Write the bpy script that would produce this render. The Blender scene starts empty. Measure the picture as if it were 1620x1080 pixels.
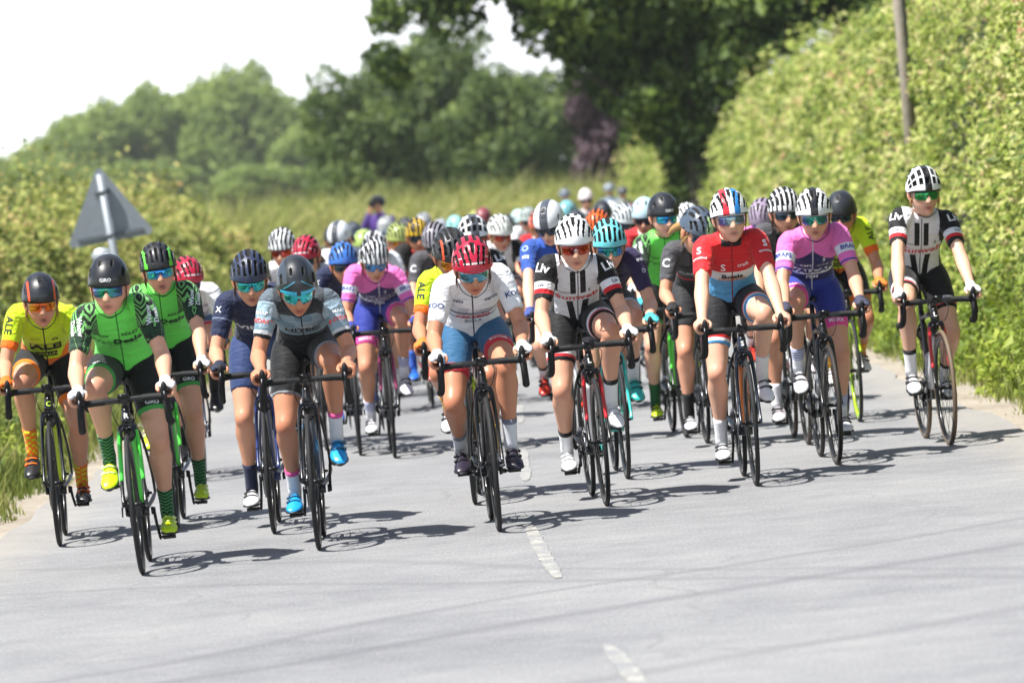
import bpy, bmesh, math, random
import numpy as np
from mathutils import Vector, Matrix
from mathutils.bvhtree import BVHTree

R_ = math.radians
SC = bpy.context.scene
COL = SC.collection
rng = np.random.default_rng(7)
random.seed(7)

# ------------------------------------------------------------------ camera
F_PX, CAM_H, ROLL = 8000.0, 1.62, R_(5.0)
PITCH = math.atan((540 - 322) * math.cos(ROLL) / F_PX)
_fwd = Vector((0, math.cos(PITCH), -math.sin(PITCH)))
_r0 = Vector((1, 0, 0)); _u0 = Vector((0, math.sin(PITCH), math.cos(PITCH)))
C_R = _r0 * math.cos(ROLL) - _u0 * math.sin(ROLL)
C_U = _r0 * math.sin(ROLL) + _u0 * math.cos(ROLL)
C_P = Vector((0, 0, CAM_H))
cam = bpy.data.cameras.new('camera'); cam_o = bpy.data.objects.new('camera', cam); COL.objects.link(cam_o)
cam_o.matrix_world = Matrix(((C_R.x, C_U.x, -_fwd.x, C_P.x), (C_R.y, C_U.y, -_fwd.y, C_P.y), (C_R.z, C_U.z, -_fwd.z, C_P.z), (0, 0, 0, 1)))
cam.sensor_width = 36; cam.lens = F_PX / 1620 * 36; cam.clip_start = 0.5; cam.clip_end = 5000
cam.dof.use_dof = True; cam.dof.focus_distance = 26.5; cam.dof.aperture_fstop = 4.0
SC.camera = cam_o

def ray(px, py):
    return C_R * ((px - 810) / F_PX) + C_U * ((540 - py) / F_PX) + _fwd
def on_ground(px, py, z=0.0):
    d = ray(px, py); return C_P + d * ((z - C_P.z) / d.z)
def at_depth(px, py, d):
    return C_P + ray(px, py) * d
def px_x(px, py, Y):            # world X of a pixel at world distance Y
    d = ray(px, py); return (C_P + d * (Y / d.y)).x

# ------------------------------------------------------------------ light
SUN = Vector((-0.47, -0.30, 1.0)).normalized()
world = bpy.data.worlds.new('World'); SC.world = world; world.use_nodes = True
wn = world.node_tree; wn.nodes.clear()
w_out = wn.nodes.new('ShaderNodeOutputWorld'); w_bg = wn.nodes.new('ShaderNodeBackground')
w_sky = wn.nodes.new('ShaderNodeTexSky'); w_sky.sky_type = 'NISHITA'; w_sky.sun_disc = False
w_sky.sun_elevation = math.asin(SUN.z); w_sky.sun_rotation = math.atan2(SUN.x, SUN.y)
w_sky.dust_density = 1.0; w_sky.air_density = 1.0
# scattered white cloud overhead that closes up into white haze towards the horizon, the same all round
w_tc = wn.nodes.new('ShaderNodeTexCoord'); w_map = wn.nodes.new('ShaderNodeMapping'); w_map.inputs['Scale'].default_value = (1, 1, 3.2)
w_no = wn.nodes.new('ShaderNodeTexNoise'); w_no.inputs['Scale'].default_value = 2.2; w_no.inputs['Detail'].default_value = 7
w_cr = wn.nodes.new('ShaderNodeValToRGB'); w_cr.color_ramp.elements[0].position = 0.54; w_cr.color_ramp.elements[1].position = 0.78
w_sp = wn.nodes.new('ShaderNodeSeparateXYZ'); w_el = wn.nodes.new('ShaderNodeMapRange'); w_el.interpolation_type = 'SMOOTHSTEP'
w_el.inputs[1].default_value = 0.04; w_el.inputs[2].default_value = 0.20; w_el.inputs[3].default_value = 1.0; w_el.inputs[4].default_value = 0.0
w_mxm = wn.nodes.new('ShaderNodeMath'); w_mxm.operation = 'MAXIMUM'
w_mx = wn.nodes.new('ShaderNodeMix'); w_mx.data_type = 'RGBA'; w_mx.inputs[7].default_value = (15.5, 15.9, 16.6, 1)
L = wn.links.new
L(w_tc.outputs['Generated'], w_map.inputs[0]); L(w_map.outputs[0], w_no.inputs['Vector']); L(w_no.outputs['Fac'], w_cr.inputs[0])
L(w_tc.outputs['Generated'], w_sp.inputs[0]); L(w_sp.outputs[2], w_el.inputs[0]); L(w_el.outputs[0], w_mxm.inputs[0]); L(w_cr.outputs[0], w_mxm.inputs[1])
L(w_mxm.outputs[0], w_mx.inputs[0]); L(w_sky.outputs[0], w_mx.inputs[6]); L(w_mx.outputs[2], w_bg.inputs[0]); L(w_bg.outputs[0], w_out.inputs[0])
w_bg.inputs[1].default_value = 0.066
sun = bpy.data.lights.new('sun', 'SUN'); sun.energy = 4.9; sun.angle = R_(0.53); sun.color = (1.0, 0.965, 0.91)
sun_o = bpy.data.objects.new('sun', sun); COL.objects.link(sun_o); sun_o.rotation_euler = SUN.to_track_quat('Z', 'Y').to_euler()
sun_o.location = (-20, -15, 40)
vs = SC.view_settings; vs.view_transform = 'Standard'; vs.look = 'None'; vs.exposure = 0.88; vs.gamma = 1.0; vs.use_curve_mapping = False
SC.cycles.use_denoising = True
SC.cycles.max_bounces = 6; SC.cycles.volume_bounces = 0; SC.cycles.diffuse_bounces = 3; SC.cycles.glossy_bounces = 3; SC.cycles.transmission_bounces = 3
SC.cycles.transparent_max_bounces = 6; SC.cycles.caustics_reflective = False; SC.cycles.caustics_refractive = False

# ------------------------------------------------------------------ helpers
def lin(h):
    if not isinstance(h, str): return tuple(h)
    c = [int(h[i:i + 2], 16) / 255 for i in (0, 2, 4)]
    return tuple(x / 12.92 if x <= 0.04045 else ((x + 0.055) / 1.055) ** 2.4 for x in c)

class X:
    """a node socket (or number) with arithmetic, so that colour zones can be written as formulas"""
    def __init__(s, nt, v): s.nt, s.v = nt, v
    def op(s, name, *o):
        n = s.nt.nodes.new('ShaderNodeMath'); n.operation = name
        for i, q in enumerate((s,) + o):
            q = q.v if isinstance(q, X) else q
            if isinstance(q, (int, float)): n.inputs[i].default_value = q
            else: s.nt.links.new(q, n.inputs[i])
        return X(s.nt, n.outputs[0])
    def __add__(s, o): return s.op('ADD', o)
    def __sub__(s, o): return s.op('SUBTRACT', o)
    def __rsub__(s, o): return X(s.nt, o).op('SUBTRACT', s) if isinstance(o, X) else s.op('MULTIPLY', -1.0).op('ADD', o)
    def __mul__(s, o): return s.op('MULTIPLY', o)
    __rmul__ = __mul__; __radd__ = __add__
    def __gt__(s, o): return s.op('GREATER_THAN', o)
    def __lt__(s, o): return s.op('LESS_THAN', o)
    def __and__(s, o): return s.op('MULTIPLY', o)
    def __or__(s, o): return s.op('MAXIMUM', o)
    def abs(s): return s.op('ABSOLUTE')
    def fr(s): return s.op('FRACT')
    def sin(s): return s.op('SINE')
    def btw(s, a, b): return (s > a) & (s < b)

def new_mat(name):
    m = bpy.data.materials.new(name); m.use_nodes = True
    nt = m.node_tree; b = nt.nodes['Principled BSDF']
    return m, nt, b
def mixc(nt, fac, a, b):
    n = nt.nodes.new('ShaderNodeMix'); n.data_type = 'RGBA'
    for k, q in ((0, fac), (6, a), (7, b)):
        q = q.v if isinstance(q, X) else q
        if isinstance(q, (tuple, list)): n.inputs[k].default_value = tuple(q)[:3] + (1,)
        elif isinstance(q, (int, float)): n.inputs[k].default_value = q
        else: nt.links.new(q, n.inputs[k])
    return n.outputs[2]
def noise(nt, scale, detail=3, rough=0.5, coord='Object', dist=0.0):
    tc = nt.nodes.new('ShaderNodeTexCoord'); n = nt.nodes.new('ShaderNodeTexNoise')
    n.inputs['Scale'].default_value = scale; n.inputs['Detail'].default_value = detail; n.inputs['Roughness'].default_value = rough; n.inputs['Distortion'].default_value = dist
    nt.links.new(tc.outputs[coord], n.inputs['Vector']); return X(nt, n.outputs['Fac'])
def ramp(nt, fac, stops):
    n = nt.nodes.new('ShaderNodeValToRGB'); cr = n.color_ramp
    while len(cr.elements) < len(stops): cr.elements.new(0.5)
    for e, (p, c) in zip(cr.elements, stops):
        e.position = p; e.color = tuple(c)[:3] + (1,)
    nt.links.new(fac.v if isinstance(fac, X) else fac, n.inputs[0]); return n.outputs[0]
def bump(nt, b, h, strength, dist=0.01):
    n = nt.nodes.new('ShaderNodeBump'); n.inputs['Strength'].default_value = strength; n.inputs['Distance'].default_value = dist
    nt.links.new(h.v if isinstance(h, X) else h, n.inputs['Height']); nt.links.new(n.outputs[0], b.inputs['Normal'])
_mc = {}
def M(col, rough=0.5, metal=0.0, coat=0.0, var=0.06, nscale=30, bmp=0.0, name=None, spec=0.5):
    col = lin(col); key = (col, rough, metal, coat, var, nscale, bmp, spec)
    if key in _mc: return _mc[key]
    m, nt, b = new_mat(name or 'surface')
    n = noise(nt, nscale, 4)
    nt.links.new(mixc(nt, n, tuple(c * (1 - var) for c in col), tuple(min(1, c * (1 + var)) for c in col)), b.inputs['Base Color'])
    b.inputs['Roughness'].default_value = rough; b.inputs['Metallic'].default_value = metal
    b.inputs['Coat Weight'].default_value = coat; b.inputs['Coat Roughness'].default_value = 0.08
    b.inputs['Specular IOR Level'].default_value = spec
    if bmp: bump(nt, b, n, bmp, 0.004)
    _mc[key] = m; return m

def mesh_from(name, V, Fs, smooth=True, mats=None, fmat=None, col=None):
    me = bpy.data.meshes.new(name)
    V = np.asarray(V, dtype=np.float32)
    if isinstance(Fs, np.ndarray):
        k = Fs.shape[1]; n = len(Fs)
        me.vertices.add(len(V)); me.vertices.foreach_set('co', V.ravel())
        me.loops.add(n * k); me.loops.foreach_set('vertex_index', Fs.astype(np.int32).ravel())
        me.polygons.add(n); me.polygons.foreach_set('loop_start', np.arange(0, n * k, k, dtype=np.int32))
        me.update(calc_edges=True)
    else:
        me.from_pydata([tuple(v) for v in V], [], Fs); me.update()
    me.polygons.foreach_set('use_smooth', np.full(len(me.polygons), smooth, dtype=bool))
    if fmat is not None: me.polygons.foreach_set('material_index', np.asarray(fmat, dtype=np.int32))
    if col is not None:
        a = me.color_attributes.new('col', 'FLOAT_COLOR', 'POINT'); a.data.foreach_set('color', np.asarray(col, dtype=np.float32).ravel())
    for m in mats or (): me.materials.append(m)
    return me

class MB:
    """collects lofts, boxes and tubes into one mesh"""
    def __init__(s): s.V = []; s.F = []; s.fm = []; s.C = []; s.n = 0
    def add(s, V, F, m=0, c=(1, 1, 1, 1)):
        V = np.asarray(V, float); s.V.append(V)
        s.F += [tuple(i + s.n for i in f) for f in F]; s.fm += [m] * len(F)
        c = np.asarray(c, float); s.C.append(np.tile(c, (len(V), 1)) if c.ndim == 1 else c)
        s.n += len(V); return s
    def rings(s, rings, m=0, cap=True, c=(1, 1, 1, 1), closed=False):
        k = len(rings[0]); V = np.concatenate(rings); F = []; n = len(rings)
        for i in range(n if closed else n - 1):
            a, b = i * k, ((i + 1) % n) * k
            for j in range(k): F.append((a + j, a + (j + 1) % k, b + (j + 1) % k, b + j))
        if cap and not closed:
            F.append(tuple(range(k - 1, -1, -1))); F.append(tuple((n - 1) * k + j for j in range(k)))
        return s.add(V, F, m, c)
    def tube(s, P, rx, ry=None, ref=(1, 0, 0), n=12, m=0, cap=True, c=(1, 1, 1, 1), closed=False):
        return s.rings(tube_rings(P, rx, ry, ref, n, closed), m, cap, c, closed)
    def box(s, cx, cy, cz, sx, sy, sz, m=0, c=(1, 1, 1, 1)):
        V = [(cx + a * sx / 2, cy + b * sy / 2, cz + d * sz / 2) for a in (-1, 1) for b in (-1, 1) for d in (-1, 1)]
        return s.add(V, [(0, 1, 3, 2), (4, 6, 7, 5), (0, 4, 5, 1), (2, 3, 7, 6), (0, 2, 6, 4), (1, 5, 7, 3)], m, c)
    def mesh(s, name, mats=None, smooth=True, col=False):
        return mesh_from(name, np.concatenate(s.V), s.F, smooth, mats, s.fm, np.concatenate(s.C) if col else None)

def unit(v): v = np.asarray(v, float); return v / (np.linalg.norm(v) + 1e-12)
def tube_rings(P, rx, ry=None, ref=(1, 0, 0), n=12, closed=False):
    P = np.asarray(P, float); k = len(P)
    rx = np.broadcast_to(np.asarray(rx, float), (k,)); ry = rx if ry is None else np.broadcast_to(np.asarray(ry, float), (k,))
    T = (np.roll(P, -1, 0) - np.roll(P, 1, 0)) if closed else np.gradient(P, axis=0)
    th = np.linspace(0, 2 * math.pi, n, endpoint=False); out = []; ref = np.asarray(ref, float)
    for i in range(k):
        t = unit(T[i]); a = ref - t * np.dot(ref, t)
        if np.linalg.norm(a) < 0.15: a = np.array((0.31, 0.2, 0.93)) - t * np.dot((0.31, 0.2, 0.93), t)
        a = unit(a); b = np.cross(t, a)
        out.append(P[i] + np.outer(np.cos(th) * rx[i], a) + np.outer(np.sin(th) * ry[i], b))
    return out
def spl(P, k=4):
    """Catmull-Rom through the rows of P (any number of columns), k steps per span"""
    P = np.asarray(P, float); Q = np.vstack((2 * P[0] - P[1], P, 2 * P[-1] - P[-2])); out = []
    for i in range(1, len(Q) - 2):
        p0, p1, p2, p3 = Q[i - 1:i + 3]
        for t in np.linspace(0, 1, k, endpoint=False):
            out.append(0.5 * (2 * p1 + (p2 - p0) * t + (2 * p0 - 5 * p1 + 4 * p2 - p3) * t * t + (3 * p1 - p0 - 3 * p2 + p3) * t ** 3))
    out.append(P[-1]); return np.array(out)

def link(name, me, parent=None, mats=None, mw=None):
    o = bpy.data.objects.new(name, me); COL.objects.link(o)
    if parent is not None: o.parent = parent
    if mw is not None: o.matrix_basis = mw
    if mats:
        for i, m in enumerate(mats):
            if i >= len(me.materials): me.materials.append(m)
            o.material_slots[i].link = 'OBJECT'; o.material_slots[i].material = m
    return o
def tag(o, label=None, cat=None, group=None, kind=None):
    for k, v in (('label', label), ('category', cat), ('group', group), ('kind', kind)):
        if v: o[k] = v
    return o
def empty(name, loc=(0, 0, 0), rot=(0, 0, 0)):
    o = bpy.data.objects.new(name, None); COL.objects.link(o); o.location = loc; o.rotation_euler = rot; o.empty_display_size = 0.2; return o
# ------------------------------------------------------------------ ground, road
def sheet(name, pts_l, pts_r, z, mat, n=1):
    V = []; F = []
    for (a, b), (c, d) in zip(pts_l, pts_r): V += [(a, b, z), (c, d, z)]
    for i in range(len(pts_l) - 1): F.append((2 * i, 2 * i + 1, 2 * i + 3, 2 * i + 2))
    o = link(name, mesh_from(name, V, F, False, [mat])); return o
def road_x(Y):      # the road's centre: straight past the riders, swinging left far behind them
    return 0.04 + 0.004 * max(0, 26 - Y) ** 1.55 - 0.0022 * max(0, Y - 85) ** 1.75 if Y < 220 else -9
def road_mat():
    m, nt, b = new_mat('worn_asphalt')
    big = noise(nt, 0.45, 4, 0.6); mid = noise(nt, 3.2, 5, 0.65); fine = noise(nt, 130, 3, 0.7); grit = noise(nt, 420, 2, 0.6)
    c = ramp(nt, big * 0.55 + mid * 0.45, [(0.32, (0.170, 0.173, 0.183)), (0.5, (0.240, 0.242, 0.248)), (0.70, (0.305, 0.304, 0.300))])
    c = mixc(nt, (fine - 0.56) * 2.4, c, (0.115, 0.115, 0.12)); c = mixc(nt, (grit - 0.60) * 3.0, c, (0.46, 0.45, 0.43))
    mp = nt.nodes.new('ShaderNodeMapping'); mp.inputs['Scale'].default_value = (78, 11, 40); tq = nt.nodes.new('ShaderNodeTexCoord'); ag = nt.nodes.new('ShaderNodeTexNoise'); ag.inputs['Scale'].default_value = 1.0; ag.inputs['Detail'].default_value = 3; ag.inputs['Roughness'].default_value = 0.75
    nt.links.new(tq.outputs['Object'], mp.inputs[0]); nt.links.new(mp.outputs[0], ag.inputs['Vector']); agx = X(nt, ag.outputs['Fac'])      # rolled chippings, drawn out along the lane
    c = mixc(nt, ((agx - 0.53) * 2.2).op('MAXIMUM', 0.0), c, (0.13, 0.13, 0.135)); c = mixc(nt, ((0.47 - agx) * 2.0).op('MAXIMUM', 0.0), c, (0.46, 0.455, 0.44))
    # rubbed tyre tracks that curve across the lane
    tc = nt.nodes.new('ShaderNodeTexCoord'); s = nt.nodes.new('ShaderNodeSeparateXYZ'); nt.links.new(tc.outputs['Object'], s.inputs[0])
    x, y = X(nt, s.outputs[0]), X(nt, s.outputs[1]); wob = noise(nt, 0.35, 2)
    for k, (r0, cx, cy, w, st) in enumerate(((21.0, 14.0, 4.0, 0.13, 0.40), (22.1, 15.5, 5.2, 0.10, 0.36), (26.0, 18.0, -2.0, 0.14, 0.30), (17.5, -12.0, 9.0, 0.10, 0.30), (31.0, -24.0, 3.0, 0.09, 0.26))):
        d = ((x - cx) * (x - cx) + (y - cy) * (y - cy)).op('SQRT') - r0 + (wob - 0.5) * 0.9
        msk = (1.0 - (d.abs() * (1 / w))).op('MAXIMUM', 0.0) * (mid + 0.1) * (st * 2)
        c = mixc(nt, msk, c, (0.12, 0.12, 0.135))
    # cracks and sealed seams
    vo = nt.nodes.new('ShaderNodeTexVoronoi'); vo.feature = 'DISTANCE_TO_EDGE'; vo.inputs['Scale'].default_value = 0.55
    wv = nt.nodes.new('ShaderNodeMix'); wv.data_type = 'VECTOR'; wv.inputs[0].default_value = 0.35; nz = nt.nodes.new('ShaderNodeTexNoise'); nz.inputs['Scale'].default_value = 1.4
    nt.links.new(tc.outputs['Object'], wv.inputs[4]); nt.links.new(nz.outputs['Color'], wv.inputs[5]); nt.links.new(tc.outputs['Object'], nz.inputs['Vector']); nt.links.new(wv.outputs[1], vo.inputs['Vector'])
    ck = (X(nt, vo.outputs['Distance']) < 0.006) & (mid > 0.5); c = mixc(nt, ck * 0.22, c, (0.10, 0.10, 0.10))
    edge = ((x.abs() - 2.45) * 1.9 + (mid - 0.5) * 1.2).op('MAXIMUM', 0.0).op('MINIMUM', 0.75); c = mixc(nt, edge * 0.55, c, (0.38, 0.345, 0.29))
    nt.links.new(c, b.inputs['Base Color']); b.inputs['Roughness'].default_value = 0.85; b.inputs['Specular IOR Level'].default_value = 0.35
    bump(nt, b, fine * 0.7 + grit * 0.5 + agx * 0.6, 0.6, 0.006); return m
def ground_mat():
    m, nt, b = new_mat('field_grass'); a, c = noise(nt, 0.25, 4), noise(nt, 6, 5)
    nt.links.new(ramp(nt, a * 0.5 + c * 0.5, [(0.3, (0.05, 0.075, 0.018)), (0.55, (0.10, 0.13, 0.035)), (0.75, (0.17, 0.165, 0.06))]), b.inputs['Base Color']); b.inputs['Roughness'].default_value = 0.95; bump(nt, b, c, 0.8, 0.05); return m
def dirt_mat():
    m, nt, b = new_mat('sandy_dirt'); a, c, g = noise(nt, 1.2, 5), noise(nt, 18, 4), noise(nt, 160, 2)
    nt.links.new(ramp(nt, a * 0.4 + c * 0.35 + g * 0.3, [(0.32, (0.17, 0.14, 0.10)), (0.5, (0.33, 0.285, 0.225)), (0.7, (0.48, 0.43, 0.36))]), b.inputs['Base Color']); b.inputs['Roughness'].default_value = 0.95; bump(nt, b, c + g * 0.4, 0.9, 0.02); return m
sheet('ground', [(-315, -20), (-315, 870)], [(315, -20), (315, 870)], -0.03, ground_mat())['kind'] = 'structure'
YS = [-6, 8, 14, 17, 20, 23, 26, 30, 35, 40, 50, 60, 70, 80, 90, 100, 110, 120, 130, 140, 150, 160, 170, 185]
def wob(Y, s): return 0.10 * math.sin(Y * 1.3 + s) + 0.07 * math.sin(Y * 3.1 + 2 * s)
YF = list(np.arange(-6, 34, 0.9)) + list(np.arange(34, 80, 0.7)) + list(range(80, 186, 5))
sheet('road', [(road_x(y) - 3.02 + 0.35 * wob(y, 1), y) for y in YF], [(road_x(y) + 2.98 + 0.35 * wob(y, 4), y) for y in YF], 0.0, road_mat())['kind'] = 'structure'
DM = dirt_mat()
for nm, sd in (('dirt_verge_left', -1), ('dirt_verge_right', 1)):
    e = lambda y, q: road_x(y) + sd * (q + wob(y * 0.7, 3 * sd))
    a, b_ = [(e(y, 2.7), y) for y in YF], [(e(y, 3.55 if sd > 0 else 3.35), y) for y in YF]
    o = sheet(nm, a if sd > 0 else b_, b_ if sd > 0 else a, -0.012, DM); o['kind'] = 'structure'
def paint_mat():
    m, nt, b = new_mat('worn_road_paint'); a, c = noise(nt, 5, 5, 0.7), noise(nt, 90, 3, 0.7)
    f = ((a * 0.9 + c * 0.8 - 0.80) * 8 + 0.42).op('MAXIMUM', 0.0).op('MINIMUM', 1.0)
    nt.links.new(mixc(nt, f, (0.43, 0.415, 0.36), (0.24, 0.242, 0.247)), b.inputs['Base Color']); b.inputs['Roughness'].default_value = 0.7; bump(nt, b, c, 0.5, 0.004); return m
PM = paint_mat()
for i, (y0, y1) in enumerate(((9.0, 12.2), (15.0, 18.3), (21.7, 25.5), (29.5, 33.3), (37.3, 41), (45, 49), (53, 57), (61, 65))):
    n = 36; yy = np.linspace(y0, y1, n); hw = [0.034 * (0.82 + 0.36 * random.random()) * min(1, 0.4 + 4 * min(q, n - 1 - q) / n) for q in range(n)]
    xc = [0.01 + 0.0165 * max(0, 25.5 - y) ** 1.35 for y in yy]
    o = sheet('road_marking', [(c - w, y) for c, w, y in zip(xc, hw, yy)], [(c + w, y) for c, w, y in zip(xc, hw, yy)], 0.004, PM); o['kind'] = 'structure'

# ------------------------------------------------------------------ foliage
def leaf_mat(cols, trans=0.35, rough=0.55):
    m, nt, b = new_mat('leaves'); g = nt.nodes.new('ShaderNodeNewGeometry'); n = noise(nt, 0.55, 3, coord='Object'); n9 = noise(nt, 2.6, 2); f = X(nt, g.outputs['Random Per Island']) * 0.60 + (n - 0.5) * 1.5 + (n9 - 0.5) * 1.1 + 0.20
    c = ramp(nt, f, [(i / (len(cols) - 1), q) for i, q in enumerate(cols)])
    nt.links.new(c, b.inputs['Base Color']); b.inputs['Roughness'].default_value = rough; b.inputs['Specular IOR Level'].default_value = 0.35
    t = nt.nodes.new('ShaderNodeBsdfTranslucent'); nt.links.new(c, t.inputs[0]); mx = nt.nodes.new('ShaderNodeMixShader'); mx.inputs[0].default_value = trans
    out = nt.nodes['Material Output']; nt.links.new(b.outputs[0], mx.inputs[1]); nt.links.new(t.outputs[0], mx.inputs[2]); nt.links.new(mx.outputs[0], out.inputs[0]); return m
def leaf_cards(C, size, nrm=None, aspect=0.6, spread=0.9):
    """kite shaped leaves, each folded a little along its rib"""
    n = len(C); C = np.asarray(C); size = np.broadcast_to(size, (n,)) * rng.uniform(0.65, 1.25, n) * np.where(rng.random(n) < 0.12, 1.7, 1.0)
    N = rng.normal(size=(n, 3)) * spread; 
    if nrm is not None: N = N + nrm
    N /= np.linalg.norm(N, axis=1)[:, None] + 1e-9
    T = rng.normal(size=(n, 3)); T -= N * (T * N).sum(1)[:, None]; T /= np.linalg.norm(T, axis=1)[:, None] + 1e-9; B = np.cross(N, T)
    s = size[:, None]; V = np.stack((C - T * s * 0.5, C + B * s * aspect * 0.5 - N * s * 0.10, C + T * s * 0.5, C - B * s * aspect * 0.5 - N * s * 0.10), 1).reshape(-1, 3)
    return V, np.arange(n * 4).reshape(-1, 4)
def blob_pts(n, blobs, shell=0.55, lump=0.25):
    """points through ellipsoidal boughs, denser towards the outside"""
    w = np.array([b[3] * b[4] * b[5] for b in blobs]) ** 0.75; k = rng.choice(len(blobs), n, p=w / w.sum()); Bb = np.array(blobs)[k]
    d = rng.normal(size=(n, 3)); d /= np.linalg.norm(d, axis=1)[:, None]; r = rng.uniform(shell, 1.0, n) ** 0.7
    r = r * (1 + lump * np.sin(d[:, 0] * 7 + Bb[:, 0] * 3) * np.sin(d[:, 2] * 8 + Bb[:, 1]) * np.cos(d[:, 1] * 6))
    return Bb[:, :3] + d * Bb[:, 3:6] * r[:, None], d
BARK = M((0.045, 0.036, 0.026), 0.9, var=0.4, nscale=8, bmp=0.8)
def boughs(c, r, n, sub, flat=0.8):
    out = []
    for _ in range(n):
        d = rng.normal(size=3); d /= np.linalg.norm(d); q = rng.uniform(0.35, 0.92); s = sub * rng.uniform(0.7, 1.3)
        out.append((c[0] + d[0] * r[0] * q, c[1] + d[1] * r[1] * q, c[2] + d[2] * r[2] * q, s, s, s * flat))
    return out
def limb_mesh(name, base, tips, r0, lf=1.0):
    mb = MB(); b0 = np.array(base, float); zt = np.mean([t[2] for t in tips]); fork = b0 + np.array((0, 0, (zt - b0[2]) * 0.45))
    mb.tube(spl([b0 - (0, 0, 0.1), b0 + (0, 0, 0.3), (b0 + fork) / 2 + (0.05, 0, 0), fork], 3), spl([[r0 * 1.5], [r0 * 1.1], [r0], [r0 * 0.8]], 3)[:, 0], n=10)
    for t in tips:
        t = np.array(t[:3]); hd = math.hypot(t[0] - fork[0], t[1] - fork[1]); m = fork * 0.5 + t * 0.5 + rng.normal(size=3) * 0.06 * np.linalg.norm(t - fork) + (0, 0, 0.26 * hd if hd > 4 else 0); mb.tube(spl([fork - (0, 0, r0), m, t], 4), spl([[r0 * 0.55 * lf], [r0 * 0.33 * lf], [r0 * 0.1 * lf]], 4)[:, 0], n=7)
    return mb.mesh(name, [BARK])
def make_tree(loc, bl, nleaf, lsize, lm, r0, label, cat='tree', group=None, shell=0.5, base=(0, 0, 0), lf=1.0):
    o = empty('tree', loc)
    link('trunk', limb_mesh('trunk', base, bl[::max(1, len(bl) // 12)], r0, lf), o)
    C, d = blob_pts(nleaf, bl, shell); V, F = leaf_cards(C, lsize, d * 0.8 + np.array((0, 0, 0.35)))
    link('crown', mesh_from('crown', V, F, False, [lm]), o); tag(o, label, cat, group); return o
def copy_tree(o, loc, sc, rz, label):
    c = o.copy(); COL.objects.link(c); c.location = loc; c.scale = sc; c.rotation_euler = (0, 0, rz); c['label'] = label
    for ch in o.children: k = ch.copy(); COL.objects.link(k); k.parent = c
    return c

G_HEDGE = leaf_mat([(0.04, 0.07, 0.014), (0.14, 0.21, 0.034), (0.28, 0.36, 0.06), (0.46, 0.50, 0.12), (0.56, 0.56, 0.24), (0.52, 0.33, 0.17)], 0.36)
G_HEDGE_L = leaf_mat([(0.05, 0.072, 0.016), (0.17, 0.22, 0.04), (0.33, 0.36, 0.08), (0.50, 0.48, 0.15), (0.52, 0.36, 0.17)], 0.34)
G_DARK = leaf_mat([(0.016, 0.032, 0.008), (0.042, 0.078, 0.016), (0.10, 0.16, 0.03), (0.26, 0.34, 0.065)], 0.38)
G_MID = leaf_mat([(0.032, 0.055, 0.018), (0.08, 0.13, 0.036), (0.15, 0.215, 0.055), (0.28, 0.35, 0.095)], 0.36)
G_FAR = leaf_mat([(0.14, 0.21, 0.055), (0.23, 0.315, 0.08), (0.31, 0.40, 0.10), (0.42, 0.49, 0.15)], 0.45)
G_PURP = leaf_mat([(0.03, 0.018, 0.026), (0.06, 0.034, 0.046), (0.11, 0.068, 0.085), (0.19, 0.13, 0.15)], 0.2)
G_WEED = leaf_mat([(0.08, 0.13, 0.016), (0.17, 0.25, 0.028), (0.28, 0.36, 0.04), (0.42, 0.48, 0.08)], 0.42)
INNER_SHADE = M((0.018, 0.026, 0.009), 1.0, var=0.5, nscale=4)  # near-black green: the shade deep inside a hedge, put into the colour

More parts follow.
